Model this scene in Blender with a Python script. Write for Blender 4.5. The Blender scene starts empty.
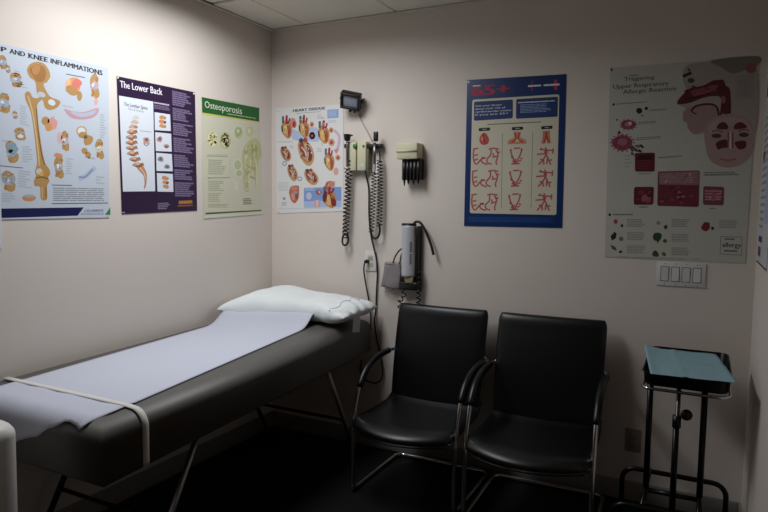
import bpy, bmesh, math, random
from mathutils import Vector, Matrix, noise
rnd = random.Random(7)
SC = bpy.context.scene
COL = SC.collection
PI = math.pi

# ------------------------------------------------------------------ room + camera numbers
H = 2.53            # ceiling height
W = 2.687           # room width (left wall X=0, right wall X=W, back wall Y=0)
YF = -4.3           # how far the shell runs towards and past the camera
CAM = Vector((2.4722, -3.266, 1.4563))
FPX, YAW, PIT, ROL = 627.54, -.4708, .0814, .0121
FW = Vector((math.sin(YAW)*math.cos(PIT), math.cos(YAW)*math.cos(PIT), -math.sin(PIT)))
_r = Vector((math.cos(YAW), -math.sin(YAW), 0)); _u = _r.cross(FW)
RT = math.cos(ROL)*_r + math.sin(ROL)*_u
UP = -math.sin(ROL)*_r + math.cos(ROL)*_u

def at(px, py, axis, v):
    """photo measurement -> point on the plane axis=v of the room"""
    d = FW + RT*((px-384)/FPX) - UP*((py-256)/FPX)
    return CAM + d*((v-CAM[axis])/d[axis])

# ------------------------------------------------------------------ materials
MATS = {}
def lin(c):
    return tuple(((x/12.92) if x <= .04045 else ((x+.055)/1.055)**2.4) for x in c)
def hexc(h):
    h = h.lstrip('#'); return lin(tuple(int(h[i:i+2], 16)/255 for i in (0, 2, 4)))
def mat(name, col, rough=.6, metal=0., spec=.5, bump=None, var=None, coat=0.):
    if name in MATS: return MATS[name]
    m = bpy.data.materials.new(name); m.use_nodes = True
    nt = m.node_tree; b = nt.nodes['Principled BSDF']
    c = hexc(col) if isinstance(col, str) else col
    b.inputs['Base Color'].default_value = (*c, 1)
    b.inputs['Roughness'].default_value = rough
    b.inputs['Metallic'].default_value = metal
    b.inputs['Specular IOR Level'].default_value = spec
    b.inputs['Coat Weight'].default_value = coat
    if bump or var:
        tc = nt.nodes.new('ShaderNodeTexCoord')
    if bump:
        sc, st, dist = bump
        n = nt.nodes.new('ShaderNodeTexNoise'); n.inputs['Scale'].default_value = sc; n.inputs['Detail'].default_value = 4
        nt.links.new(tc.outputs['Object'], n.inputs['Vector'])
        bp = nt.nodes.new('ShaderNodeBump'); bp.inputs['Strength'].default_value = st; bp.inputs['Distance'].default_value = dist
        nt.links.new(n.outputs['Fac'], bp.inputs['Height']); nt.links.new(bp.outputs['Normal'], b.inputs['Normal'])
    if var:
        sc, c2 = var
        n2 = nt.nodes.new('ShaderNodeTexNoise'); n2.inputs['Scale'].default_value = sc; n2.inputs['Detail'].default_value = 5
        nt.links.new(tc.outputs['Object'], n2.inputs['Vector'])
        mx = nt.nodes.new('ShaderNodeMix'); mx.data_type = 'RGBA'
        c2 = hexc(c2) if isinstance(c2, str) else c2
        mx.inputs['A'].default_value = (*c, 1); mx.inputs['B'].default_value = (*c2, 1)
        nt.links.new(n2.outputs['Fac'], mx.inputs['Factor']); nt.links.new(mx.outputs['Result'], b.inputs['Base Color'])
    MATS[name] = m
    return m
def ink(h):
    return mat('ink_'+h.lstrip('#'), h, .45, 0, .35)

M_WALL = mat('wall_paint', '#dbd2ca', .7, 0, .25, (220, .12, .002), (1.3, '#d7cdc5'))
M_CEIL = mat('ceiling_tile', '#ebe7dc', .9, 0, .1, (140, .5, .004), (60, '#dcd8cc'))
M_TBAR = mat('grid_white', '#dbd7cc', .5)
M_VOID = mat('plenum_black', '#060606', .9)
M_FLOOR = mat('dark_vinyl_floor', '#0b0a0a', .55, 0, .25, (60, .1, .001), (3, '#100f0f'))
M_BASE = mat('vinyl_baseboard', '#8b8782', .3)
M_CHROME = mat('chrome', '#c8c8ca', .14, 1.)
M_STEEL = mat('brushed_steel', '#8b8c90', .3, 1.)
M_DSTEEL = mat('dark_steel', '#2a2a2c', .3, .9)
M_BLACK = mat('black_plastic', '#0b0b0c', .4)
M_RUBBER = mat('black_cord', '#0a0a0b', .5)
M_LEATH = mat('black_leather', '#05060a', .38, 0, .45, (260, .15, .001))
M_VINYL = mat('grey_vinyl', '#53514e', .5, 0, .45, (180, .1, .001))
M_PAPER = mat('exam_paper', '#bec1cf', .75, 0, .2, (14, .15, .004))
M_LINEN = mat('white_linen', '#dfe4e6', .85, 0, .2, (30, .25, .006))
M_STRAP = mat('strap_elastic', '#d2d0cb', .7, 0, .2, (300, .2, .001))
M_BEIGE = mat('beige_plastic', '#c6c2a4', .45)
M_WHITEP = mat('white_plastic', '#d6d5d2', .45)
M_GREYF = mat('grey_cuff', '#8c8587', .85, 0, .2, (200, .3, .001))
M_SILVER = mat('silver_plastic', '#b9bac0', .4, .1)
M_DRAPE = mat('turquoise_drape', '#8db0ba', .8, 0, .2, (40, .2, .002))

# ------------------------------------------------------------------ mesh builder
class MB:
    def __init__(s): s.bm = bmesh.new(); s.mats = []
    def mi(s, m):
        if m not in s.mats: s.mats.append(m)
        return s.mats.index(m)
    def face(s, pts, m, smooth=False):
        f = s.bm.faces.new([s.bm.verts.new(p) for p in pts]); f.material_index = s.mi(m); f.smooth = smooth; return f
    def grid(s, rows, m, closed_u=False, smooth=True, flip=False):
        V = [[s.bm.verts.new(p) for p in r] for r in rows]; k = s.mi(m)
        for i in range(len(V)-1):
            n = len(V[i])
            for j in range(n if closed_u else n-1):
                q = [V[i][j], V[i][(j+1) % n], V[i+1][(j+1) % n], V[i+1][j]]
                if flip: q.reverse()
                f = s.bm.faces.new(q); f.material_index = k; f.smooth = smooth
        return V
    def box(s, lo, hi, m, bev=0., seg=2, smooth=True):
        lo, hi = Vector(lo), Vector(hi)
        t = bmesh.new(); bmesh.ops.create_cube(t, size=1)
        d = hi-lo
        for v in t.verts: v.co = Vector((lo[i]+(v.co[i]+.5)*d[i] for i in range(3)))
        if bev: bmesh.ops.bevel(t, geom=list(t.edges), offset=bev, segments=seg, profile=.5, affect='EDGES')
        s.merge(t, m, smooth and bev > 0)
    def merge(s, t, m, smooth=False, M=None):
        k = s.mi(m); mp = {}
        for v in t.verts: mp[v] = s.bm.verts.new(M @ v.co if M else v.co)
        for f in t.faces:
            g = s.bm.faces.new([mp[v] for v in f.verts]); g.material_index = k; g.smooth = smooth
        t.free()
    def tube(s, pts, r, m, n=10, cap=True, flat=None):
        pts = [Vector(p) for p in pts]
        rr = r if isinstance(r, (list, tuple)) else [r]*len(pts)
        rows = []; N = None
        for i, p in enumerate(pts):
            t = (pts[min(i+1, len(pts)-1)]-pts[max(i-1, 0)]).normalized()
            if N is None:
                N = t.orthogonal().normalized()
            N = (N-t*N.dot(t)).normalized(); B = t.cross(N)
            rows.append([p+(N*math.cos(2*PI*k/n)+B*math.sin(2*PI*k/n))*rr[i] for k in range(n)])
        V = s.grid(rows, m, True)
        k = s.mi(m)
        if cap:
            for ring, rev in ((V[0], True), (V[-1], False)):
                f = s.bm.faces.new(list(reversed(ring)) if rev else ring); f.material_index = k
    def lathe(s, prof, m, M=None, n=20):
        """prof: (radius, height) pairs about local z"""
        M = M or Matrix()
        rows = [[M @ Vector((r*math.cos(2*PI*k/n), r*math.sin(2*PI*k/n), z)) for k in range(n)] for r, z in prof]
        V = s.grid(rows, m, True); k = s.mi(m)
        for ring, rev in ((V[0], True), (V[-1], False)):
            try:
                f = s.bm.faces.new(list(reversed(ring)) if rev else ring); f.material_index = k
            except ValueError: pass
    def cushion(s, fn, th, m, nu=24, nv=24, p=6, q=None, wr=None):
        """soft slab: fn(u,v)->(point, normal) for u,v in [-1,1], th half thickness (or function)"""
        q = q or p
        def co(u, v, sg):
            P, N = fn(u, v)
            e = max(0, 1-abs(u)**p)**(1/q)*max(0, 1-abs(v)**p)**(1/q)
            t = th(u, v, sg) if callable(th) else th
            o = N*(sg*t*e)
            if wr: o = o+wr(P+o, sg)*min(1, e*2)
            return P+o
        us = [math.sin(PI/2*(-1+2*i/nu)) for i in range(nu+1)]
        vs = [math.sin(PI/2*(-1+2*i/nv)) for i in range(nv+1)]
        k = s.mi(m)
        T = [[s.bm.verts.new(co(u, v, 1)) for v in vs] for u in us]
        Bt = [[T[i][j] if i in (0, nu) or j in (0, nv) else s.bm.verts.new(co(us[i], vs[j], -1)) for j in range(nv+1)] for i in range(nu+1)]
        for i in range(nu):
            for j in range(nv):
                for G, rv in ((T, False), (Bt, True)):
                    q4 = [G[i][j], G[i+1][j], G[i+1][j+1], G[i][j+1]]
                    if rv: q4.reverse()
                    try:
                        f = s.bm.faces.new(q4); f.material_index = k; f.smooth = True
                    except ValueError: pass
    def build(s, name, parent=None, recalc=True):
        me = bpy.data.meshes.new(name)
        if recalc: bmesh.ops.recalc_face_normals(s.bm, faces=list(s.bm.faces))
        s.bm.to_mesh(me); s.bm.free()
        for m in s.mats: me.materials.append(m)
        o = bpy.data.objects.new(name, me); COL.objects.link(o)
        if parent:
            o.parent = parent
            # geometry is written in room coordinates: cancel the parent's location
            off = Vector((0, 0, 0)); q = parent
            while q: off += q.location; q = q.parent
            me.transform(Matrix.Translation(-off))
        return o

def setorigin(o, p):
    p = Vector(p); o.data.transform(Matrix.Translation(-p)); o.location = p; return o
def tag(o, label, cat, group=None, kind=None):
    o['label'] = label; o['category'] = cat
    if group: o['group'] = group
    if kind: o['kind'] = kind
    return o
def thing(name, loc, label, cat, group=None):
    o = bpy.data.objects.new(name, None); COL.objects.link(o)
    o.empty_display_size = .05; o.location = loc
    return tag(o, label, cat, group)
def struct(o): o['kind'] = 'structure'; return o
def crom(pts, n=6, closed=False):
    pts = [Vector(p) for p in pts]; L = len(pts); out = []
    rng = range(L) if closed else range(L-1)
    for i in rng:
        if closed: a, b, c, d = pts[i-1], pts[i], pts[(i+1) % L], pts[(i+2) % L]
        else: a, b, c, d = pts[max(i-1, 0)], pts[i], pts[i+1], pts[min(i+2, L-1)]
        for k in range(n):
            t = k/n
            out.append(.5*((2*b)+(c-a)*t+(2*a-5*b+4*c-d)*t*t+(3*b-a-3*c+d)*t**3))
    if not closed: out.append(pts[-1])
    return out
def coil(path, R, r, turns, mb, m, n=5, seg=9):
    P = crom(path, 12); d = [0]
    for i in range(1, len(P)): d.append(d[-1]+(P[i]-P[i-1]).length)
    L = d[-1]; N = turns*seg; out = []; k = 0; Nn = None
    for i in range(N+1):
        s_ = L*i/N
        while k < len(P)-2 and d[k+1] < s_: k += 1
        f = (s_-d[k])/max(1e-9, d[k+1]-d[k]); c = P[k].lerp(P[k+1], f); t = (P[k+1]-P[k]).normalized()
        if Nn is None: Nn = t.orthogonal().normalized()
        Nn = (Nn-t*Nn.dot(t)).normalized(); B = t.cross(Nn)
        a = 2*PI*i/seg
        out.append(c+(Nn*math.cos(a)+B*math.sin(a))*R)
    mb.tube(out, r, m, n)

# ------------------------------------------------------------------ the room
def quad_obj(name, pts, m, thick):
    mb = MB(); mb.face(pts, m); o = mb.build(name, recalc=False); return struct(o)
b = MB(); b.box((0, YF, -.05), (W, 0, 0), M_FLOOR); struct(b.build('floor'))
b = MB(); b.box((-.1, YF, 0), (0, .1, H+.25), M_WALL); struct(b.build('wall_left'))
b = MB(); b.box((0, 0, 0), (W, .1, H+.25), M_WALL); struct(b.build('wall_back'))
b = MB(); b.box((W, -1.25, 0), (W+.1, .1, H+.25), M_WALL); struct(b.build('wall_right'))

# suspended ceiling: mineral tiles lying in a T-bar grid
GX = [0.02, .273, .883, 1.493, 2.103, W-.02]
GY = [-.02, -.56, -1.17, -1.78, -2.39, -3.0, -3.61, YF+.02]
LX0, LX1, LY0, LY1 = .273, .883, -1.78, -.56       # opening of the light fitting
b = MB()
b.box((0, YF, H+.2), (W, 0, H+.25), M_VOID)
for i in range(len(GX)-1):
    for j in range(len(GY)-1):
        x0, x1, y1, y0 = GX[i], GX[i+1], GY[j], GY[j+1]
        if x0 >= LX0-.01 and x1 <= LX1+.01 and y0 >= LY0-.01 and y1 <= LY1+.01: continue
        g = .006; dz = 0
        xa, xb, ya, yb = x0+g, x1-g, y0+g, y1-g
        if i == 0 and j == 1: xa, yb = x0+.018, y1-.02    # a tile cut short leaves a dark gap
        b.box((xa, ya, H+.004+dz), (xb, yb, H+.02+dz), M_CEIL, .004, 1, False)
struct(b.build('ceiling'))
b = MB()
for x in GX[1:-1]: b.box((x-.009, YF, H+.008), (x+.009, 0, H+.035), M_TBAR)
for y in GY[1:-1]:
    for i in range(len(GX)-1):
        if y > -.6 and i == 0: continue
        if LY0+.05 < y < LY1-.05 and abs(GX[i]-LX0) < .01: continue
        b.box((GX[i]+.009, y-.009, H+.008), (GX[i+1]-.009, y+.009, H+.035), M_TBAR)
struct(b.build('trim_1'))
b = MB()   # wall angle around the edge
b.box((0, YF, H), (.022, 0, H+.004), M_TBAR); b.box((0, YF, H), (.002, 0, H+.03), M_TBAR)
b.box((.022, -.022, H), (W-.022, 0, H+.004), M_TBAR)
b.box((W-.022, YF, H), (W, 0, H+.004), M_TBAR)
struct(b.build('trim_2'))
b = MB(); b.box((.012, -.012, 0), (W-.012, 0, .1), M_BASE, .004); struct(b.build('baseboard_back'))
b = MB(); b.box((0, YF, 0), (.012, 0, .1), M_BASE, .004); struct(b.build('baseboard_left'))
b = MB(); b.box((W-.012, -1.25, 0), (W, 0, .1), M_BASE, .004); struct(b.build('baseboard_right'))

# ------------------------------------------------------------------ light fitting above the couch
t = thing('ceiling_light', ((LX0+LX1)/2, (LY0+LY1)/2, H), 'recessed rectangular ceiling light above the examination couch', 'light')
b = MB(); z0, z1 = H+.002, H+.09
for lo, hi in (((LX0+.01, LY0+.01, z0), (LX0+.035, LY1-.01, z1)), ((LX1-.035, LY0+.01, z0), (LX1-.01, LY1-.01, z1)),
               ((LX0+.035, LY0+.01, z0), (LX1-.035, LY0+.035, z1)), ((LX0+.035, LY1-.035, z0), (LX1-.035, LY1-.01, z1))):
    b.box(lo, hi, M_WHITEP)
b.box((LX0+.01, LY0+.01, z1), (LX1-.01, LY1-.01, z1+.01), M_WHITEP)
b.build('housing', t)
for k in range(1, 4):
    b = MB(); b.box((LX0+.035, LY0+k*(LY1-LY0)/4-.003, H+.01), (LX1-.035, LY0+k*(LY1-LY0)/4+.003, H+.05), M_STEEL); b.build('louver', t)
LD = bpy.data.lights.new('tube_light', 'AREA'); LD.shape = 'RECTANGLE'; LD.size = LX1-LX0-.1; LD.size_y = LY1-LY0-.1
LD.energy = 22; LD.color = (.955, .98, 1.); LD.spread = math.radians(164)
LO = bpy.data.objects.new('tube_light', LD); COL.objects.link(LO); LO.parent = t; LO.location = (0, 0, -.004)

# ------------------------------------------------------------------ printed posters
class Art:
    """printed sheet fixed flat to a wall; shapes are given as measurements and land on that wall's plane"""
    def __init__(s, axis, v, quad, paper, thick=.0012, gap=.0015):
        s.ax, s.v = axis, v; s.sgn = {(0, 0.): 1, (1, 0.): -1, (0, W): -1}[(axis, v)]
        s.mb = MB(); s.off = gap+thick
        q = [s.P(p) for p in quad]
        n = Vector((0, 0, 0)); n[axis] = s.sgn
        back = [p-n*thick for p in q]
        m = paper
        s.mb.face(q, m); s.mb.face(list(reversed(back)), m)
        for i in range(4):
            j = (i+1) % 4; s.mb.face([q[i], back[i], back[j], q[j]], m)
        s.n = n; s.quad = quad; s.f = (0, 0, 1)
    def P(s, p, lay=0):
        return at(p[0], p[1], s.ax, s.v+s.sgn*(s.off+lay*.00012))
    def fr(s, x0=0, y0=0, k=1): s.f = (x0, y0, k); return s
    def px(s, p): return (s.f[0]+p[0]/s.f[2], s.f[1]+p[1]/s.f[2])
    def poly(s, pts, c, lay=1, smooth=False, n=5):
        pts = [s.px(p) for p in pts]
        if smooth: pts = [(v.x, v.y) for v in crom([(p[0], p[1], 0) for p in pts], n, True)]
        f = s.mb.face([s.P(p, lay) for p in pts], ink(c) if isinstance(c, str) else c)
        f.normal_update()
        if f.normal.dot(s.n) < 0: f.normal_flip()
    def rect(s, x0, y0, x1, y1, c, lay=1): s.poly([(x0, y0), (x1, y0), (x1, y1), (x0, y1)], c, lay)
    def ell(s, cx, cy, rx, ry, c, lay=1, rot=0, n=14, jit=0):
        ca, sa = math.cos(rot), math.sin(rot); pts = []
        for k in range(n):
            a = 2*PI*k/n; j = 1+rnd.uniform(-jit, jit); x, y = rx*j*math.cos(a), ry*j*math.sin(a)
            pts.append((cx+x*ca-y*sa, cy+x*sa+y*ca))
        s.poly(pts, c, lay)
    def ring(s, cx, cy, rx, ry, w, c, hole, lay=1):
        s.ell(cx, cy, rx, ry, c, lay); s.ell(cx, cy, rx-w, ry-w, hole, lay+1)
    def stroke(s, pts, w, c, lay=2):
        P = crom([(p[0], p[1], 0) for p in pts], 4) if len(pts) > 2 else [Vector((p[0], p[1], 0)) for p in pts]
        L, R = [], []
        for i, p in enumerate(P):
            d = (P[min(i+1, len(P)-1)]-P[max(i-1, 0)]).normalized(); nn = Vector((-d.y, d.x, 0))*w/2
            L.append(p+nn); R.append(p-nn)
        for i in range(len(P)-1):
            s.poly([(q.x, q.y) for q in (L[i], L[i+1], R[i+1], R[i])], c, lay)
    def lines(s, tl, tr, br, bl, n, c, lay=1, fill=.5, ragged=.25, dark=None):
        """a paragraph of print too small to read"""
        T = lambda a, b, f: (a[0]+(b[0]-a[0])*f, a[1]+(b[1]-a[1])*f)
        for i in range(n):
            f0, f1 = i/n, (i+fill)/n
            e = 1-rnd.uniform(0, ragged)
            x = 0
            while x < e-.02:
                x2 = min(e, x+rnd.uniform(.12, .3))
                a, b_ = T(tl, bl, f0), T(tr, br, f0); d, e_ = T(tl, bl, f1), T(tr, br, f1)
                s.poly([T(a, b_, x), T(a, b_, x2-.015), T(d, e_, x2-.015), T(d, e_, x)], c, lay)
                x = x2
    def text(s, string, bl, br, tl, c, lay=2, bold=0., serif=False):
        """lettering whose baseline runs bl->br and whose capital height runs bl->tl"""
        cu = bpy.data.curves.new('lettering', 'FONT'); cu.body = string; cu.resolution_u = 2
        ob = bpy.data.objects.new('lettering', cu); COL.objects.link(ob)
        dg = bpy.context.evaluated_depsgraph_get(); dg.update()
        me = ob.evaluated_get(dg).to_mesh()
        V = [(v.co.x, v.co.y) for v in me.vertices]; F = [list(p.vertices) for p in me.polygons]
        ob.evaluated_get(dg).to_mesh_clear()
        COL.objects.unlink(ob); bpy.data.objects.remove(ob); bpy.data.curves.remove(cu)
        xs = [v[0] for v in V]; x0, x1 = min(xs), max(xs); ch = .73
        bl, br, tl = s.px(bl), s.px(br), s.px(tl)
        k = s.mb.mi(ink(c))
        def put(V, F, dx, ly):
            vs = []
            for x, y in V:
                a_, h = (x+dx-x0)/(x1-x0), y/ch
                vs.append(s.mb.bm.verts.new(s.P((bl[0]+(br[0]-bl[0])*a_+(tl[0]-bl[0])*h, bl[1]+(br[1]-bl[1])*a_+(tl[1]-bl[1])*h), ly)))
            for q in F:
                try:
                    f = s.mb.bm.faces.new([vs[i] for i in q]); f.material_index = k; f.normal_update()
                    if f.normal.dot(s.n) < 0: f.normal_flip()
                except ValueError: pass
        for n_, dx in enumerate((0, -bold, bold) if bold else (0,)): put(V, F, dx, lay+n_*.3)
        if serif:
            top = max(y for x, y in V if y < .76) if V else .7
            for yy, sg in ((0, 1), (top, -1)):
                X = sorted(x for x, y in V if abs(y-yy) < .004); g = []
                for x in X:
                    if g and x-g[-1][1] < .16: g[-1][1] = x
                    else: g.append([x, x])
                for xa, xb in g:
                    if xb-xa < .3: put([(xa-.045-bold, yy), (xb+.045+bold, yy), (xb+.045+bold, yy+sg*.06), (xa-.045-bold, yy+sg*.06)], [[0, 1, 2, 3]], 0, lay+1)
    def detail(s, cx, cy, rx, ry, n, pal, lay, size=.16):
        """fine print texture inside an oval of a drawing"""
        for _ in range(n):
            an, r_ = rnd.uniform(0, 6.28), rnd.random()**.5*.85
            x, y = cx+rx*r_*math.cos(an), cy+ry*r_*math.sin(an); k = rnd.uniform(.5, 1.2)*size
            s.ell(x, y, rx*k*rnd.uniform(.6, 1.5), ry*k*rnd.uniform(.4, 1), rnd.choice(pal), lay+_*.02, rnd.uniform(-1.2, 1.2), 7, .2)
    def joint(s, cx, cy, w, h, mid='#9fb2c8', tan='#b08c5a', lay=1):
        """small anatomical drawing: two bone ends around a coloured capsule"""
        a = rnd.uniform(-.4, .4)
        s.ell(cx-w*.08, cy-h*.24, w*.36, h*.27, tan, lay, a, 12, .12)
        s.ell(cx+w*.1, cy+h*.24, w*.38, h*.27, tan, lay, -a, 12, .12)
        s.ell(cx+w*.2, cy-h*.18, w*.16, h*.2, '#b27a3c', lay+1, a, 10, .1)
        s.ell(cx-w*.15, cy+h*.28, w*.14, h*.16, '#b27a3c', lay+1, a, 10, .1)
        s.ell(cx, cy, w*.4, h*.19, mid, lay+2, a, 12, .12)
        s.ell(cx-w*.1, cy-h*.04, w*.16, h*.08, '#e2e6ee', lay+3, a, 10, .1)
        s.detail(cx, cy-h*.2, w*.36, h*.28, 7, ['#c9ac7e', '#937044', '#7d5c38', mid], lay+4)
        s.detail(cx, cy+h*.2, w*.36, h*.28, 7, ['#cdb288', '#937044', '#7d5c38', mid], lay+5)
        s.detail(cx, cy, w*.36, h*.2, 6, ['#dfe4ea', '#7d8ea4', '#c9d2de', '#8a8f98'], lay+6)
    def build(s, name, label, cat='poster', tapes=()):
        o = s.mb.build(name, recalc=False)
        p = sum((s.P(q) for q in s.quad), Vector())/4
        setorigin(o, p); tag(o, label, cat)
        for q in tapes:
            mb = MB(); s.off += .0004
            mb.face([s.P((q[0]+dx, q[1]+dy), 4) for dx, dy in ((-.9, -.9), (.9, -.9), (.9, .9), (-.9, .9))], mat('tape', '#cfd0cc', .25, 0, .6))
            mb.build('tape', o, recalc=False); s.off -= .0004
        return o

P_WHITE = mat('poster_white', '#c3cbd7', .4, 0, .4)
# --- hips and knees
a = Art(0, 0., [(-2.5, 42.5), (108.5, 67.5), (109.4, 217.6), (1, 219.5)], P_WHITE)
T = '#b38c58'; TD = '#7d5a32'; TL = '#d0b482'; G = '#9aa3ad'
a.fr(0, 40, 5.117)
a.fr(0, 30, 6.4)
for w_, x_, y_, x2_, y2_ in (('HIP', -62, 122, 40, 142), ('AND', 62, 149, 160, 171), ('KNEE', 183, 178, 305, 206), ('INFLAMMATIONS', 325, 211, 655, 290)):
    a.text(w_, (x_, y_), (x2_, y2_), (x_, y_-32), '#16171c', 3, .04, True)
a.fr(0, 40, 5.117)
a.poly([(138, 155), (152, 125), (188, 111), (224, 120), (248, 150), (257, 185), (240, 216), (224, 224), (232, 252), (258, 290), (300, 308), (308, 325), (286, 350), (250, 358), (228, 342), (220, 312), (190, 272), (180, 215), (152, 190)], T, 1, True)
a.poly([(150, 150), (185, 125), (220, 135), (236, 165), (226, 205), (195, 215), (170, 185)], '#a1713f', 2, True)
a.poly([(165, 140), (185, 128), (205, 135), (200, 165), (180, 180), (166, 165)], '#b98550', 3, True)
a.ell(265, 320, 20, 15, '#d3dae4', 3, .5)
a.fr()
a.poly([(25, 94), (27.5, 91.3), (30.5, 93), (32.5, 97), (37, 98.3), (42, 96.5), (41.8, 99.6), (37.4, 104.5), (37.4, 115), (39.2, 130), (42.2, 150), (45.2, 163), (49.2, 169), (50.3, 174), (48.2, 177.5), (49.5, 181), (47, 186), (47, 199), (41, 199), (40, 187), (35, 186), (33.8, 181), (36, 176), (35, 171), (37, 163), (36, 150), (33.8, 130), (30.8, 112), (26, 101)], T, 2, True, 3)
a.stroke([(28, 96), (32.5, 112), (35.5, 130), (38, 150), (39.5, 166)], 1.4, TL, 3)
a.stroke([(36.6, 108), (38.2, 130), (41.3, 152), (44.5, 165)], 1.0, TD, 3)
a.ell(41.5, 94.5, 4.2, 2.6, '#b9c3cc', 3, .4)
a.ell(39.3, 171.5, 3.2, 3.2, '#c4c4bc', 3); a.ell(46.8, 173.5, 2.3, 3, '#b8893e', 3); a.stroke([(36, 178), (42, 177), (48, 179)], 1.2, TD, 4); a.ell(41.5, 174, 2, 2.4, '#d8a850', 5)
a.stroke([(42, 187), (42.5, 198)], .9, TL, 3); a.stroke([(46, 187), (46, 198)], .9, TD, 3)
for c in ((3, 62, 9, 15), (8, 69, 6, 8), (16, 80, 14, 15), (4, 103, 14, 20), (15, 115, 6, 8), (20, 134, 13, 13), (12, 152, 14, 23), (8.5, 181, 15, 21)): a.joint(*c)
a.ring(20.5, 136, 5, 4, 2, T, '#dfe3e8', 5)
a.ell(12, 149, 6, 6, '#7fa0ae', 4, 0, 12, .15); a.ell(5, 178, 3, 5, '#8e959a', 5); a.ell(12.6, 179, 3, 4, '#a0a6aa', 5)
a.ell(29, 198, 7, 3.4, '#c88a5c', 1); a.ell(29.5, 196.3, 5.5, 1.8, '#a9a9a6', 2)
a.ell(73, 86, 8, 9, '#d79a6a', 1, .5, 12, .1); a.ell(76.5, 84, 5, 5, '#d5786c', 2, 0, 12, .15); a.ell(72, 90.5, 6.5, 4.4, T, 3, .6); a.ell(68, 83, 2.5, 4.5, '#e3b58a', 3, .4); a.ell(79.5, 96, 2.6, 5, T, 1)
a.joint(94.5, 86, 10, 25, '#b9a0b0'); a.ell(96, 101.5, 2, 3.5, '#dca7a4', 2)
a.poly([(64, 109), (72, 111), (84, 112), (97.5, 108), (98, 113), (92, 118), (80, 119.5), (70, 117)], '#c59aa4', 1, True); a.poly([(70, 111.5), (84, 113), (96, 110), (92, 115), (80, 117)], '#b6bccd', 2, True)
a.ell(45.5, 121, 4, 4.5, T, 1); a.ell(52, 124, 5, 7, '#d89a92', 1, .2, 12, .15); a.ell(48.5, 127, 3.4, 4.2, '#c9955a', 2)
a.joint(65, 141, 9, 20, '#c3b0ba'); a.ell(59.5, 138, 2.5, 6, '#d3aeb0', 1)
a.ring(81.5, 131, 5.4, 5, 1.4, '#c99a58', '#d3dbe2', 1); a.ell(83, 135, 4.5, 3.2, T, 4); a.ell(88, 140, 4.6, 5.4, T, 3, .4, 12, .1); a.ell(85.5, 137, 2, 2, TD, 5)
a.joint(99.5, 149, 9, 20, '#c9c4b6'); a.ell(84.5, 151, 3.4, 3.6, T, 1, 0, 10, .15); a.ell(88, 155, 3, 3.4, T, 1, 0, 10, .15)
a.joint(58.8, 167, 10, 24, '#a9a49e'); a.ell(58.5, 155.5, 4.4, 2.4, '#cf8b62', 4, .2)
a.stroke([(78.5, 179), (86, 176), (91, 171), (95.5, 167.5)], 4.6, '#aeb9cf', 1); a.stroke([(79, 176.5), (85, 177), (93, 169)], 1.6, '#7f90b4', 2)
for q in ((14, 70, 24, 73, 28, 90), (20, 105, 30, 108, 30, 128), (22, 146, 33, 147, 33, 164), (18, 170, 32, 172, 32, 190), (2, 140, 12, 141, 12, 144), (62, 105, 80, 108, 80, 110), (88, 157, 97, 158, 97, 162), (66, 158, 74, 159, 74, 176), (100, 114, 106, 115, 106, 140), (96, 176, 105, 177, 105, 186), (1, 92, 9, 94, 9, 97), (2, 193, 18, 193, 18, 203)):
    x0, y0, x1, y1, x2, y2 = q; nn = max(1, int((y2-y1)/2.4)); a.lines((x0, y0), (x1, y1), (x2, y2), (x0, y2-(y1-y0)), nn, '#aab2bd', 1, .45, .5)
for q in ((0, 165.8, 23, 168), (66, 74, 85, 77.6), (52, 185, 72, 185.5)): a.stroke([(q[0], q[1]), (q[2], q[3])], .8, '#4c5057', 1)
a.lines((53, 187.5), (108, 188.5), (108.3, 202), (53, 202), 7, '#8b9099', 1, .5, .1)
a.stroke([(52, 203.7), (108, 203)], .9, '#565a60', 1)
a.fr(0, 160, 6.4)
a.poly([(8, 311), (536, 303), (497, 356), (8, 371)], '#161a4e', 2)
a.text('CELEBREX', (540, 332), (662, 330), (541, 317), '#4a4f7c', 2, .01); a.lines((520, 340), (668, 338), (668, 352), (512, 354), 2, '#8a8fae', 1, .5, .02)
a.poly([(672, 351), (706, 303), (706, 350)], '#1f8a4a', 2)
a.build('anatomy_poster', 'white hip and knee poster of yellow bones with dark blue bottom bar', 'poster', [(107, 69.5), (108, 216)])

# --- lower back
a = Art(0, 0., [(116.8, 76), (195, 92.3), (197.2, 210.5), (122, 214)], mat('poster_purple', '#2a1538', .35, 0, .5))
a.text('The Lower Back', (120.2, 87.2), (162.4, 95.2), (119.8, 80), '#e3e1ea', 2, .02)
a.fr(108, 60, 3.01)
PW = '#d6dce6'
a.poly([(33, 107), (136, 125), (142, 395), (45, 396)], PW, 1)
a.text('The Lumbar Spine', (48, 137), (119, 150), (48, 126), '#3d3a46', 3, .01)
a.text('Pain & Sciatica', (62, 150), (108, 158), (62, 143), '#8b8794', 3)
S1, S2, S3 = '#c98d60', '#8a5238', '#dcb793'
for i, (x, y, w) in enumerate([(84, 172, 11), (80, 186, 13), (76, 200, 15), (72, 215, 17), (70, 231, 18), (70, 247, 19), (71, 263, 19), (74, 280, 19), (80, 297, 19), (90, 314, 19)]):
    c = ['#cfc8c6', '#c9b4a6', '#c9a68c'][i] if i < 3 else S1
    a.ell(x, y, w*.62, 6.2, c, 2, .12, 12, .12)
    a.ell(x+w*.55, y+2, w*.38, 5, c if i < 2 else '#a9805f', 3, -.5, 10, .2)
    a.ell(x-w*.66, y+2, w*.25, 4.5, '#9a98a6' if i > 2 else c, 3, .3, 10, .2)
    if i > 2:
        a.ell(x-2, y+6.5, w*.5, 2.2, S2, 4, .2); a.ell(x-1, y-1.5, w*.36, 2.4, S3, 4, .1)
        a.stroke([(x+w*.2, y+6), (x+w*.7, y-4), (x+w*.95, y+5)], 2.6, S2 if i % 2 else '#6d6f86', 5)
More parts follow.
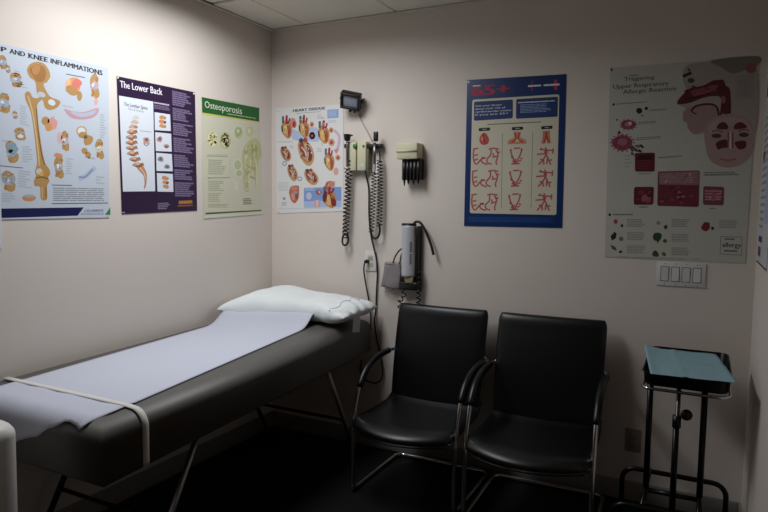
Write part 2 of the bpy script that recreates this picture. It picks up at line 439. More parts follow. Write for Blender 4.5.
a.poly([(84, 318), (98, 314), (110, 326), (117, 345), (116, 368), (112, 386), (108, 384), (111, 362), (106, 345), (94, 334)], '#b98a66', 3, True)
a.stroke([(96, 324), (108, 340), (113, 358)], 3, '#dcc3a8', 4); a.stroke([(100, 336), (109, 350), (112, 372)], 1.6, S2, 5)
a.ell(116, 242, 10, 10, '#b99a90', 2, 0, 12, .2); a.ell(116, 240, 5, 5, '#7d5f60', 3); a.stroke([(107, 250), (116, 258), (125, 250)], 3, '#8d7f86', 3)
a.stroke([(96, 213), (130, 217)], 1.6, '#8a8894', 2)
for q, kind in ((((140, 157), (187, 164), (189, 214), (141, 211)), 0), (((142, 217), (190, 222), (192, 276), (144, 274)), 1), (((145, 279), (192, 283), (195, 335), (146, 334)), 2), (((147, 340), (195, 343), (197, 397), (149, 396)), 3)):
    a.poly(list(q), PW, 1); cx = sum(p[0] for p in q)/4; cy = sum(p[1] for p in q)/4
    if kind in (0, 3):
        for k in range(3): a.ell(cx-2+2*k*(kind > 0), cy-14+13*k, 9, 6, S1, 2, .2, 10, .15); a.ell(cx+7, cy-12+13*k, 4, 5, S2 if k % 2 else '#b98a66', 3, .5)
    else:
        c1 = '#b58a80' if kind == 1 else '#8c8f98'
        a.ell(cx-11, cy-10, 9, 9, c1, 2, 0, 10, .2); a.ell(cx-11, cy-10, 4, 4, '#6d5a60', 3); a.ell(cx+9, cy+13, 9, 7, c1, 2, 0, 10, .2); a.ell(cx+9, cy+14, 4, 3, '#6f5054', 3)
PT = '#76698a'
a.lines((139, 126), (187, 134), (187, 140), (139, 131), 1, '#b9b2c6', 1, .8, .05)
a.lines((139, 134), (187, 142), (188, 155), (139, 148), 3, PT, 1, .6, .1)
y = 0
for k, n in enumerate((7, 6, 6, 7, 6, 5, 7)):
    f0 = y/50; f1 = (y+n)/50; y += n+1
    A_, B_ = (193, 92), (256, 106); C_, D_ = (202, 412), (262, 413)
    L0 = (A_[0]+(C_[0]-A_[0])*f0, A_[1]+(C_[1]-A_[1])*f0); R0 = (B_[0]+(D_[0]-B_[0])*f0, B_[1]+(D_[1]-B_[1])*f0)
    L1 = (A_[0]+(C_[0]-A_[0])*f1, A_[1]+(C_[1]-A_[1])*f1); R1 = (B_[0]+(D_[0]-B_[0])*f1, B_[1]+(D_[1]-B_[1])*f1)
    a.lines(L0, R0, R1, L1, n, PT, 1, .72, .45)
a.lines((150, 431), (190, 429), (190, 450), (150, 452), 4, '#8f86a0', 1, .45, .4)
a.lines((213, 424), (256, 422), (256, 434), (213, 436), 1, '#b57a34', 1, .8, .05); a.lines((210, 437), (258, 435), (258, 441), (210, 443), 1, '#8f5f34', 1, .7, .05)
a.lines((42, 457), (52, 457), (52, 461), (42, 461), 1, '#9a93a8', 1, .9, .1)
a.build('anatomy_poster', 'dark purple lower back poster with white spine panel', 'poster', [(118, 77.5), (194, 93.5)])

# --- osteoporosis
a = Art(0, 0., [(201.7, 96.6), (259.2, 107.8), (262.4, 214.2), (203.6, 219)], mat('poster_olive', '#cfceb8', .35, 0, .5))
a.fr(198, 92, 7.87)
a.poly([(30, 40), (482, 126), (482, 233), (33, 161)], '#22602a', 1)
a.poly([(33, 162), (482, 234), (482, 241), (33, 176)], '#c9c65c', 1)
a.text('Osteoporosis', (54, 122), (346, 176), (52, 66), '#dfe5d0', 3, .005)
a.lines((232, 168), (462, 206), (462, 214), (232, 177), 1, '#a9c29c', 3, .8, .03)
for cx, cy, d in ((115, 370, 0), (215, 382, 1)):
    a.ell(cx, cy, 43, 66, '#cfcb9a' if not d else '#b4b684', 2); a.ell(cx, cy, 39, 61, '#e4dfb4' if not d else '#d4d0a0', 3)
    for k in range(44 if d else 30):
        aa, r_ = rnd.uniform(0, 6.28), rnd.random()**.5
        a.ell(cx+33*r_*math.cos(aa), cy+53*r_*math.sin(aa), rnd.uniform(4, 7), rnd.uniform(7, 12 if d else 9), '#6f7444' if d else '#a3a06a', 4, rnd.uniform(0, 3), 8)
a.ring(318, 320, 44, 62, 5, '#e1e0d0', '#c0c6a4', 2); a.ell(318, 315, 24, 38, '#9fae7c', 4, .2, 12, .2); a.ell(316, 305, 11, 18, '#d0d4b2', 5, 0, 10, .2)
a.ell(408, 310, 30, 42, '#c7c79c', 2); a.ell(402, 306, 12, 18, '#d9d8b8', 3)
a.fr(198, 152, 7.31)
a.poly([(385, -90), (420, -100), (455, -60), (462, 20), (440, 80), (432, 180), (436, 270), (425, 280), (412, 190), (400, 130), (385, 160), (372, 280), (345, 285), (330, 240), (328, 120), (322, 20), (345, -50)], '#bfbf92', 2, True)
a.poly([(400, -60), (432, -40), (428, 30), (396, 30), (385, -10)], '#a8b070', 3, True); a.stroke([(412, -70), (410, -20), (414, 40)], 9, '#d3d0a4', 4)
a.detail(395, 60, 60, 180, 30, ['#c9c59a', '#a9ac7c', '#d8d2ac', '#b8ae84', '#9fa874'], 4, .14)
a.stroke([(366, -60), (350, -10), (345, 60), (350, 120)], 12, '#cfcba2', 3)
a.stroke([(385, 40), (378, 110), (372, 190), (390, 270)], 12, '#d8d2ac', 4); a.stroke([(420, 50), (430, 130), (428, 220), (432, 290)], 11, '#d8d2ac', 4)
a.ring(290, 95, 32, 42, 5, '#e3e2d6', '#b9c09a', 4); a.ring(300, 155, 28, 30, 5, '#e3e2d6', '#b9c09a', 6); a.ring(355, 240, 22, 34, 5, '#dcd9c2', '#b8b68c', 6)
a.stroke([(262, 200), (275, 240), (272, 280)], 12, '#d9d6c2', 3); a.stroke([(292, 215), (285, 250), (290, 285)], 10, '#d9d6c2', 3)
for q, n in (((65, 20, 225, 20, 38), 2), ((75, 55, 205, 62, 170), 8), ((70, 185, 235, 187, 198), 1), ((75, 210, 190, 212, 290), 6), ((75, 300, 180, 300, 370), 5), ((75, 380, 240, 380, 410), 3)):
    x0, y0, x1, y1, y2 = q; a.lines((x0, y0), (x1, y1), (x1, y2), (x0, y2), n, '#a5a88e', 1, .5, .3)
a.stroke([(70, 192), (238, 186)], 4, '#7f8a66', 2); a.stroke([(70, 30), (220, 34)], 5, '#a2a88a', 2)
a.stroke([(232, 50), (236, 170)], 3, '#b2b69a', 2)
a.lines((330, 340), (398, 336), (398, 385), (330, 390), 4, '#7d8566', 2, .6, .3)
a.poly([(55, 444), (462, 423), (462, 431), (55, 456)], '#2b5a2c', 2)
a.poly([(48, 468), (466, 444), (466, 452), (48, 478)], '#dcdccc', 2)
a.build('anatomy_poster', 'pale olive osteoporosis poster with dark green title band', 'poster', [(233.5, 101.8)])

# --- heart disease
a = Art(1, 0., [(275.6, 108), (343.2, 104.2), (343.2, 211.2), (277, 213.4)], mat('poster_warm_white', '#dcdcdc', .4, 0, .4))
def heart(cx, cy, w, h, lay=2, big=False):
    a.poly([(cx-w*.42, cy-h*.1), (cx-w*.2, cy-h*.28), (cx+w*.2, cy-h*.24), (cx+w*.46, cy), (cx+w*.42, cy+h*.3), (cx+w*.22, cy+h*.5), (cx-w*.12, cy+h*.42), (cx-w*.42, cy+h*.18)], '#c08a58', lay, True)
    a.poly([(cx-w*.3, cy), (cx-w*.02, cy-h*.12), (cx+w*.1, cy+h*.3), (cx-w*.14, cy+h*.34)], '#d9b070', lay+1, True)
    a.poly([(cx+w*.16, cy-h*.05), (cx+w*.36, cy+h*.06), (cx+w*.32, cy+h*.36), (cx+w*.18, cy+h*.4)], '#a4553c', lay+1, True)
    a.stroke([(cx-w*.3, cy-h*.18), (cx-w*.3, cy-h*.48)], w*.18, '#57606e', lay+2)
    a.stroke([(cx-w*.02, cy-h*.2), (cx+w*.02, cy-h*.52)], w*.18, '#a8282c', lay+3); a.stroke([(cx-w*.1, cy-h*.14), (cx+w*.2, cy-h*.24), (cx+w*.26, cy-h*.4)], w*.13, '#8e2a30', lay+2)
    a.stroke([(cx-w*.4, cy-h*.05), (cx-w*.34, cy+h*.2)], w*.12, '#3f4350', lay+3); a.stroke([(cx+w*.04, cy-h*.16), (cx+w*.12, cy+h*.12), (cx+w*.2, cy+h*.42)], w*.07, '#8f3b30', lay+3)
    a.ell(cx-w*.08, cy+h*.02, w*.1, h*.06, '#ecd6a4', lay+4)
    a.detail(cx+w*.05, cy+h*.12, w*.34, h*.28, 14, ['#8a4a34', '#d8b27c', '#a9703f', '#6d4038', '#c99a66'], lay+5, .12)
    a.detail(cx-w*.1, cy-h*.22, w*.3, h*.2, 7, ['#4d4a56', '#9c2f30', '#cfd3da', '#7e8a9c'], lay+6, .16)
def section(cx, cy, w, h, lay=2):
    """heart cut open"""
    X = lambda *q: [(cx+p[0]*w-p[1]*w*.0+p[1]*w*.22, cy+p[1]*h) for p in q]
    a.poly(X((-.4, -.3), (-.1, -.46), (.22, -.38), (.44, -.08), (.42, .24), (.18, .46), (-.1, .44), (-.36, .14)), '#c39a70', lay, True)
    a.poly(X((-.32, -.24), (-.1, -.36), (.0, -.1), (-.06, .16), (-.24, .1)), '#8f4a3e', lay+1, True)
    a.poly(X((.1, -.26), (.3, -.12), (.34, .16), (.16, .34), (.06, .1)), '#7f3834', lay+1, True)
    a.poly(X((-.06, -.3), (.08, -.3), (.1, .0), (.04, .34), (-.04, .2)), '#c0916c', lay+2, True)
    a.stroke(X((-.2, -.2), (-.06, -.05), (.02, .12)), w*.06, '#cfd3d8', lay+3); a.stroke(X((.2, -.16), (.12, .04), (.1, .2)), w*.05, '#c9cdd4', lay+3)
    a.ell(cx-w*.26, cy-h*.42, w*.13, h*.09, '#48424e', lay+3); a.ell(cx-w*.02, cy-h*.44, w*.12, h*.09, '#9c4a40', lay+4)
    a.stroke(X((-.3, .12), (-.1, .3), (.12, .36)), w*.05, '#a06a4a', lay+3)
    a.detail(cx, cy, w*.4, h*.4, 16, ['#7a3a34', '#d9b48c', '#a85c44', '#c9ccd2', '#5c3c40'], lay+5, .11)
a.fr(272, 102, 8.533)
a.text('HEART DISEASE', (180, 86), (454, 62), (180, 62), '#222226', 3, .035)
a.stroke([(205, 97), (415, 82)], 4, '#8f9097', 1)
a.poly([(472, 66), (568, 60), (568, 134), (472, 140)], '#8ea8d4', 1); a.lines((482, 76), (560, 71), (560, 125), (482, 130), 5, '#b9c8e4', 2, .4, .2)
a.poly([(165, 235), (220, 245), (300, 225), (385, 222), (400, 330), (300, 332), (180, 320)], '#b4bfdc', 1, True)
for c in ((124, 215, 100, 195), (272, 210, 100, 190), (440, 258, 108, 195), (488, 490, 96, 195)): heart(*c)
section(288, 430, 150, 240); section(116, 445, 100, 130)
a.ell(182, 180, 28, 46, '#cf8f86', 1, -.2); a.ell(188, 190, 14, 26, '#a33a3c', 3)
for c in ((340, 192, 20), (342, 288, 26), (505, 240, 20), (508, 345, 28), (562, 475, 22)): a.ell(c[0], c[1], c[2], c[2]*1.2, '#cf9a82', 1, 0, 12, .06); a.ell(c[0], c[1], c[2]*.5, c[2]*.6, '#9d4c3c', 2, 0, 10, .1)
a.stroke([(530, 240), (572, 290), (570, 360), (550, 420)], 24, '#ccb2c0', 1); a.poly([(525, 405), (575, 400), (548, 445)], '#cf8c88', 2)
for q in ((385, 110, 440, 106, 150, 4), (420, 130, 460, 128, 150, 2), (50, 340, 205, 335, 350, 1), (150, 375, 195, 372, 400, 2), (420, 350, 445, 350, 380, 2), (385, 395, 430, 393, 430, 3), (480, 160, 560, 156, 180, 2)):
    a.lines((q[0], q[1]), (q[2], q[3]), (q[2], q[4]), (q[0], q[4]+2), q[5], '#b0b3b8', 1, .4, .4)
a.fr(272, 155, 8.533)
a.ring(107, 72, 20, 20, 8, '#7a94b8', '#dcdcdc', 4); a.ring(236, 203, 20, 20, 8, '#7a94b8', '#dcdcdc', 4)
section(174, 155, 95, 145); section(334, 190, 130, 140)
a.poly([(145, 310), (165, 268), (225, 262), (232, 300), (226, 370), (195, 412), (165, 390), (150, 345)], '#b8705c', 2, True); a.ell(198, 320, 18, 14, '#8f9cb4', 4); a.ell(180, 355, 14, 32, '#cf9880', 3, -.2); a.ell(210, 355, 11, 28, '#9b4a3c', 3, .1); a.ell(190, 285, 30, 14, '#c98a74', 3)
a.ell(546, 140, 22, 34, '#d9a39a', 1)
a.poly([(272, 280), (592, 272), (592, 444), (272, 450)], '#7d9ad0', 1); a.poly([(272, 395), (592, 388), (592, 444), (272, 450)], '#a9bbdf', 2); a.lines((280, 285), (370, 282), (370, 305), (280, 308), 3, '#c7d3ec', 3, .4, .2)
a.ell(315, 350, 24, 32, '#c3c2d2', 3); a.ell(400, 318, 24, 24, '#9d5a50', 3, 0, 10, .15); a.ell(404, 316, 10, 12, '#d4b0a4', 4); a.poly([(362, 385), (412, 382), (410, 445), (358, 448)], '#cda6a4', 3); a.stroke([(386, 388), (384, 440)], 12, '#c9d0e0', 4)
heart(490, 358, 130, 190, 4); a.ell(452, 355, 20, 50, '#6d2a30', 8, .1); a.ell(525, 400, 22, 40, '#7d2c2a', 8, -.3); a.stroke([(470, 300), (465, 255), (488, 232), (530, 240)], 22, '#b0604e', 9); a.poly([(480, 228), (536, 226), (534, 268), (485, 272)], '#c88470', 10)
a.lines((52, 235), (150, 232), (150, 310), (52, 314), 7, '#bfc2c6', 1, .5, .15); a.lines((82, 405), (128, 403), (128, 435), (82, 437), 3, '#8fa0b0', 1, .5, .2); a.ell(104, 372, 11, 11, '#5a6470', 1); a.ell(104, 372, 6, 6, '#a9b2bc', 2)
a.stroke([(50, 458), (590, 452)], 3, '#b7b9bb', 1)
a.build('anatomy_poster', 'white heart disease poster of many small red hearts beside the corner', 'poster', [(277.5, 111), (279, 212)])

# --- 65+ cardiovascular risk
a = Art(1, 0., [(467.2, 80), (566.4, 74), (562, 228), (464, 226)], mat('poster_blue', '#0e2f66', .3, 0, .5))
CR = '#cbc6b2'; RD = '#b4565a'
a.poly([(473.5, 99.6), (558, 94.3), (559.3, 95.6), (556.4, 213.6), (555, 215), (471, 213.2), (469.8, 212), (472.3, 101)], CR, 1)
a.fr(460, 70, 6.4)
a.text('65+', (78, 166), (312, 150), (80, 98), '#a52342', 2, .05)
a.ell(461, 98, 9, 9, '#b03048', 2); a.stroke([(461, 68), (461, 134)], 6, '#b03048', 2); a.stroke([(612, 62), (612, 128)], 20, '#b03048', 2); a.stroke([(582, 97), (640, 93)], 18, '#b03048', 2)
a.lines((435, 98), (520, 93), (520, 105), (435, 110), 1, '#d9dce4', 4, .9, .02); a.lines((535, 92), (638, 86), (638, 99), (535, 105), 1, '#d9dce4', 4, .9, .02)
a.lines((82, 98), (132, 95), (132, 106), (82, 109), 1, '#c9cdd6', 4, .8, .02)
BL = '#103168'
a.poly([(96, 203), (332, 189), (339, 195), (338, 302), (332, 309), (96, 325), (89, 318), (90, 210)], BL, 2)
a.poly([(366, 186), (620, 171), (627, 177), (625, 292), (619, 299), (364, 312), (358, 306), (360, 192)], BL, 2)
for i, (s_, e) in enumerate((('Ask your doctor', 270), ('about your risk of', 290), ('cardiovascular events', 326), ('if you are 65+', 310))):
    y0 = 236+i*19; a.text(s_, (98, y0), (e, y0-(e-98)*.055), (98, y0-12), '#d6dae4', 3, .01)
a.lines((372, 206), (612, 193), (612, 203), (372, 216), 1, '#bcc6d8', 3, .7, .02); a.lines((385, 222), (590, 212), (585, 270), (385, 280), 6, '#7f93bb', 3, .5, .25)
a.stroke([(175, 349), (520, 332)], 6, '#6b6e5c', 2)
for x, y in ((156, 380), (368, 374), (556, 368)):
    a.poly([(x-34, y-8), (x+34, y-12), (x+37, y), (x+34, y+8), (x-34, y+12), (x-37, y+2)], '#16161a', 2); a.stroke([(x-14, y+1), (x+14, y-1)], 5, '#a9aca4', 3)
a.poly([(155, 402), (172, 412), (186, 445), (178, 472), (150, 480), (130, 468), (124, 440), (138, 412)], '#b54a42', 2, True); a.stroke([(150, 404), (152, 440), (165, 470)], 7, '#7c2a2a', 3); a.ell(142, 440, 7, 16, '#d98a78', 3)
a.poly([(342, 396), (390, 394), (386, 430), (424, 448), (426, 472), (305, 476), (308, 452), (346, 432)], '#c98468', 2); a.stroke([(352, 400), (358, 440), (330, 465)], 8, '#9c2f30', 3); a.stroke([(380, 400), (374, 440), (405, 464)], 8, '#9c2f30', 3); a.ell(366, 452, 14, 9, '#b5c08a', 3)
a.poly([(530, 392), (576, 389), (574, 420), (582, 468), (558, 470), (552, 436), (546, 470), (521, 472), (530, 425)], '#c07058', 2); a.stroke([(552, 394), (552, 420), (538, 465)], 7, '#8e2a2c', 3); a.stroke([(552, 420), (568, 462)], 7, '#8e2a2c', 3)
a.fr(460, 145, 5.885)
a.stroke([(250, -68), (243, 372)], 3, '#6f7a74', 2); a.stroke([(428, -75), (418, 372)], 3, '#6f7a74', 2)
S = [[[(72, 155), (104, 150)], [(78, 156), (74, 190), (80, 232), (96, 246)], [(80, 192), (102, 188)], [(78, 222), (102, 212)], [(98, 242), (120, 216), (146, 204)], [(118, 218), (130, 236), (158, 246)], [(122, 205), (146, 208)],
      [(165, 156), (192, 150), (226, 156)], [(180, 156), (176, 190), (154, 216), (160, 236), (182, 244)], [(206, 158), (220, 186), (208, 232), (214, 246)], [(186, 204), (214, 196)], [(190, 180), (194, 196)], [(212, 176), (232, 172)]],
     [[(292, 160), (302, 192), (312, 216), (316, 240)], [(360, 156), (350, 190), (336, 216), (330, 240)], [(312, 151), (350, 149)], [(298, 242), (348, 240)], [(322, 212), (323, 240)], [(290, 162), (302, 158)], [(352, 158), (364, 154)], [(296, 200), (306, 208)], [(350, 208), (364, 212)], [(304, 226), (318, 230)], [(340, 226), (356, 222)]],
     [[(448, 186), (498, 182)], [(466, 156), (500, 160), (546, 164)], [(500, 144), (502, 184), (486, 216), (458, 246)], [(502, 184), (516, 214), (530, 248)], [(545, 150), (542, 182)], [(472, 148), (480, 160)], [(486, 214), (490, 246)], [(512, 208), (506, 244)], [(468, 214), (480, 218)], [(524, 222), (538, 218)]]]
for dy, dx in ((-131, 4), (0, 0), (139, -5)):
    for colu in S:
        for st in colu: a.stroke([(x+dx, y+dy) for x, y in st], 9, RD, 2)
    a.ell(502+dx, 172+dy, 11, 14, RD, 3); a.ell(324+dx, 236+dy, 13, 8, RD, 3)
a.lines((48, 425), (560, 428), (560, 462), (46, 455), 4, '#2c5796', 1, .35, .1)
a.build('risk_poster', 'blue framed 65+ poster with cream panel of red vessels above chairs', 'poster', [(468.5, 82)])

# --- upper respiratory allergy
a = Art(1, 0., [(610.2, 68), (759, 56), (745, 263.2), (604.8, 257)], mat('poster_grey_white', '#bdbcb2', .4, 0, .35))
a.fr(602, 60, 4.65)
TX = '#48484a'
a.text('Triggering', (103, 97), (243, 88), (103, 78), TX, 3, .012, True); a.text('Upper Respiratory', (52, 134), (310, 116), (52, 114), TX, 3, .012, True); a.text('Allergic Reaction', (98, 158), (344, 140), (98, 138), TX, 3, .012, True)
a.lines((130, 70), (172, 67), (172, 72), (130, 75), 1, '#6a6a6c', 2, .9, .02)
a.ell(45, 45, 5, 8, '#55585c', 2); a.ell(54, 207, 6, 6, '#2c2c2e', 2); a.lines((66, 203), (215, 192), (215, 197), (66, 209), 1, '#7c7e7c', 1, .8, .02)
a.ell(173, 236, 14, 14, '#2b2222', 2, 0, 12, .06); a.ell(206, 225, 8, 8, '#2b2222', 2); a.ell(188, 259, 4, 4, '#3b3232', 2)
a.lines((220, 232), (302, 227), (302, 232), (220, 238), 1, '#7f807c', 1, .9, .02); a.lines((170, 288), (258, 282), (256, 296), (170, 302), 2, '#7f807c', 1, .5, .1); a.lines((158, 362), (286, 352), (276, 368), (158, 378), 2, '#7f807c', 1, .5, .1); a.lines((262, 452), (372, 444), (372, 450), (262, 458), 1, '#7f807c', 1, .9, .02)
def cell(cx, cy, rx, ry, c1, c2, n, spikes):
    for k in range(spikes):
        an = 2*PI*k/spikes; a.ell(cx+rx*1.12*math.cos(an), cy+ry*1.12*math.sin(an), rx*.09, ry*.1, '#7c3a4a', 2)
    a.ell(cx, cy, rx, ry, c1, 2, 0, 18, .05); a.ell(cx, cy-ry*.1, rx*.5, ry*.45, c2, 3, 0, 12, .1)
    for k in range(n):
        an, r_ = rnd.uniform(0, 6.28), rnd.uniform(.55, .85); a.ell(cx+rx*r_*math.cos(an), cy+ry*r_*math.sin(an), rx*.1, ry*.12, '#8c2f48', 4)
cell(122, 301, 36, 23, '#8f4a60', '#aa7c88', 10, 12); a.ell(130, 294, 8, 7, '#e2c4c8', 5)
cell(95, 385, 48, 36, '#8c465c', '#a06878', 16, 16); a.ell(70, 278, 5, 4, '#4a2a30', 2); a.ell(80, 337, 7, 7, '#3a2228', 2)
for k in range(22): a.ell(158+rnd.uniform(-34, 34), 420+rnd.uniform(-26, 26), 6, 6, rnd.choice(['#35302f', '#5c5654', '#8a8482']), 2)
a.fr(590, 50, 3.938)
a.poly([(182, 406), (252, 404), (256, 409), (255, 474), (250, 479), (182, 479), (177, 474), (177, 411)], '#5a1c22', 2); a.poly([(190, 415), (246, 413), (246, 430), (190, 432)], '#3a1418', 3); a.lines((185, 436), (250, 434), (250, 474), (185, 475), 4, '#7a3038', 3, .4, .2)
a.stroke([(190, 488), (240, 487)], 4, '#8a8a86', 1); a.lines((136, 415), (165, 414), (165, 470), (136, 472), 4, '#9c9e98', 1, .3, .3)
a.lines((452, 488), (582, 484), (582, 494), (452, 498), 2, '#8f918c', 1, .5, .1)
# face in profile and front face
SK = '#a08480'; SKL = '#a98e88'; DR = '#5c2430'
a.poly([(372, 70), (420, 50), (560, 42), (655, 45), (650, 330), (560, 330), (450, 330), (410, 332), (388, 312), (384, 290), (366, 275), (372, 260), (362, 246), (378, 232), (342, 212), (345, 200), (378, 160), (366, 120)], '#a59a92', 1, True)
a.poly([(480, 40), (660, 24), (662, 60), (610, 80), (560, 92), (520, 70)], '#7b776b', 2, True); a.ell(634, 72, 22, 20, '#8e5c5a', 3)
a.poly([(372, 240), (398, 225), (470, 215), (505, 225), (510, 262), (470, 280), (446, 320), (410, 330), (386, 310), (382, 288), (366, 276)], SK, 2, True)
a.poly([(344, 210), (352, 190), (384, 158), (402, 148), (445, 140), (480, 122), (500, 118), (525, 118), (535, 140), (552, 158), (555, 245), (540, 258), (524, 250), (512, 258), (515, 190), (480, 182), (440, 190), (400, 206), (360, 214)], DR, 3, True)
a.poly([(400, 160), (440, 150), (480, 138), (505, 140), (490, 162), (450, 172), (410, 182)], '#8f4a50', 4, True); a.stroke([(376, 192), (420, 186), (470, 172), (505, 168)], 5, '#3e1018', 5); a.ell(525, 195, 9, 16, '#98565a', 4); a.stroke([(398, 240), (420, 220), (470, 213), (498, 224), (508, 258)], 8, '#581a22', 4); a.stroke([(398, 240), (412, 250), (420, 248)], 5, '#581a22', 4)
a.stroke([(366, 104), (384, 96), (400, 90)], 12, '#35302c', 3); a.ell(398, 120, 14, 10, '#4a4440', 3); a.detail(450, 162, 90, 26, 26, ['#7c3a44', '#451620', '#94545c', '#6a2a34', '#38121a'], 6, .13); a.stroke([(385, 75), (396, 82)], 8, '#4a4440', 3)
a.poly([(452, 360), (452, 310), (480, 272), (540, 252), (600, 258), (638, 290), (646, 350), (632, 420), (580, 458), (520, 460), (470, 430)], SKL, 5, True)
a.poly([(470, 300), (520, 268), (600, 272), (635, 310), (632, 330), (560, 300), (480, 330)], '#b09890', 6, True)
a.poly([(500, 310), (508, 290), (530, 284), (544, 300), (538, 312)], DR, 7, True); a.poly([(570, 312), (572, 292), (595, 284), (614, 296), (616, 306)], DR, 7, True)
a.ell(498, 338, 20, 9, '#4c3a38', 7); a.ell(606, 334, 20, 9, '#4c3a38', 7); a.stroke([(480, 322), (500, 316), (522, 324)], 5, '#6a5650', 7); a.stroke([(585, 320), (608, 312), (628, 320)], 5, '#6a5650', 7)
a.poly([(496, 366), (535, 352), (540, 382), (520, 386), (505, 392)], DR, 7, True); a.poly([(572, 362), (612, 358), (612, 384), (590, 392), (574, 378)], DR, 7, True)
a.stroke([(545, 324), (542, 386)], 6, '#7a5048', 8); a.stroke([(562, 324), (562, 386)], 6, '#7a5048', 8); a.stroke([(553, 322), (553, 388)], 5, '#d9cfc8', 9)
a.stroke([(512, 428), (545, 434), (575, 428)], 8, '#9a6a66', 7); a.ell(548, 442, 24, 5, '#b5837c', 6)
a.poly([(572, 100), (646, 92), (642, 190), (572, 196)], '#9a928c', 2); a.lines((584, 120), (634, 114), (634, 180), (584, 184), 8, '#8f8580', 3, .4, .2)
a.fr(590, 160, 3.657)
a.poly([(252, 42), (398, 38), (402, 44), (398, 168), (392, 172), (250, 168), (246, 163), (248, 46)], '#6c2e3a', 2); a.poly([(252, 46), (400, 40), (400, 92), (252, 90)], '#8f6670', 3); a.lines((256, 52), (396, 46), (396, 88), (256, 88), 5, '#a5868c', 4, .4, .2)
a.detail(325, 66, 72, 24, 30, ['#b88a92', '#8a525c', '#a5707a', '#c8a2aa'], 6, .1); a.detail(198, 132, 32, 30, 14, ['#7c3840', '#4a161c', '#8e4c50'], 4, .2); a.detail(452, 130, 34, 32, 16, ['#a06870', '#6c3640', '#b98a90'], 5, .16)
for k in range(14): a.ell(rnd.uniform(260, 392), rnd.uniform(100, 160), 7, 4, rnd.choice(['#a86a74', '#5c1c26', '#8e4450']), 4)
a.poly([(166, 98), (230, 98), (234, 103), (232, 158), (226, 164), (164, 164), (160, 158), (161, 104)], '#5e1f26', 2); a.ell(205, 140, 18, 14, '#9c5c60', 3); a.ell(188, 120, 12, 10, '#7c3038', 3)
a.poly([(418, 96), (486, 98), (491, 104), (489, 162), (484, 166), (418, 164), (413, 158), (414, 102)], '#74404a', 2); a.lines((420, 110), (484, 112), (484, 152), (420, 152), 4, '#c08a90', 3, .5, .1); a.ell(452, 132, 8, 20, '#a65a62', 4)
a.ell(196, 172, 18, 3, '#8a8a86', 1); a.ell(448, 177, 14, 2.6, '#8a8a86', 1)
a.ell(72, 200, 5, 5, '#2f2f30', 2); a.lines((84, 197), (160, 198), (160, 203), (84, 203), 1, '#6d6e6a', 1, .8, .02)
a.lines((415, 44), (552, 42), (552, 60), (415, 62), 2, '#8f918c', 1, .5, .15)
for x, y, c, r_ in ((94, 224, '#a23a5e', 9), (117, 240, '#2f3030', 6), (86, 280, '#26281f', 11), (114, 288, '#6f6c68', 9), (88, 322, '#5c6658', 8), (112, 336, '#2c3432', 6), (250, 230, '#84887c', 8), (277, 245, '#33362c', 8), (248, 281, '#2c4a32', 18), (274, 296, '#5c4c26', 8), (240, 344, '#3a522e', 13), (270, 344, '#5f6a2c', 8), (424, 244, '#7c2c2a', 18), (448, 250, '#243024', 7)):
    a.ell(x, y, r_, r_*.85, c, 2, rnd.uniform(0, 3), 11, .2)
a.stroke([(86, 266), (94, 272), (80, 292)], 7, '#26281f', 3); a.stroke([(76, 312), (88, 322), (96, 330)], 6, '#4c5648', 3); a.stroke([(248, 296), (248, 304)], 5, '#4a3a28', 3)
for x, y in ((135, 216), (135, 264), (135, 312), (298, 216), (298, 270), (298, 320), (472, 220)): a.lines((x, y), (x+68, y+1), (x+68, y+32), (x, y+31), 5, '#8f928c', 1, .55, .2)
for p, q in (((478, 280), (556, 282)), ((556, 282), (554, 348)), ((554, 348), (476, 344)), ((476, 344), (478, 280))): a.stroke([p, q], 2.5, '#7f827e', 1)
a.text('allergy', (484, 318), (552, 320), (484, 300), '#3c4440', 2, .015); a.lines((492, 286), (530, 287), (530, 294), (492, 293), 1, '#6d726e', 1, .8, .02); a.lines((490, 328), (540, 330), (540, 338), (490, 336), 1, '#6d726e', 1, .8, .02)
a.lines((100, 352), (420, 362), (420, 367), (100, 357), 1, '#9a9c96', 1, .7, .05)
a.build('allergy_poster', 'large dim poster of allergic reaction with pink faces above light switches', 'poster')

# --- sheet on the right wall, seen edge on
mb = MB(); PX = W-.0025
def rw(y0, y1, z0, z1, m, k=0): mb.face([(PX-k*.0003, y0, z0), (PX-k*.0003, y1, z0), (PX-k*.0003, y1, z1), (PX-k*.0003, y0, z1)], m)
mb.box((PX, -.56, 1.225), (PX+.0015, -.075, 2.06), mat('poster_white2', '#c8cad0', .4))
rw(-.53, -.1, 1.93, 2.02, ink('#20356e'), 1)
for k in range(16): rw(-.3-rnd.uniform(0, .05), -.105, 1.83-k*.03, 1.842-k*.03, ink('#8d92a2'), 1)
rw(-.2, -.11, 1.665, 1.70, ink('#2a2c3a'), 2); rw(-.3, -.12, 1.32, 1.345, ink('#25347c'), 2); rw(-.5, -.34, 1.4, 1.8, ink('#a9b4d0'), 1); rw(-.26, -.12, 1.26, 1.30, ink('#5b3c50'), 2)
rw(-.56, -.075, 1.228, 1.236, ink('#2e2e33'), 2)
o = mb.build('wall_chart', recalc=False); setorigin(o, (PX, -.32, 1.64)); tag(o, 'white and blue chart on the right wall at the photo edge', 'poster')
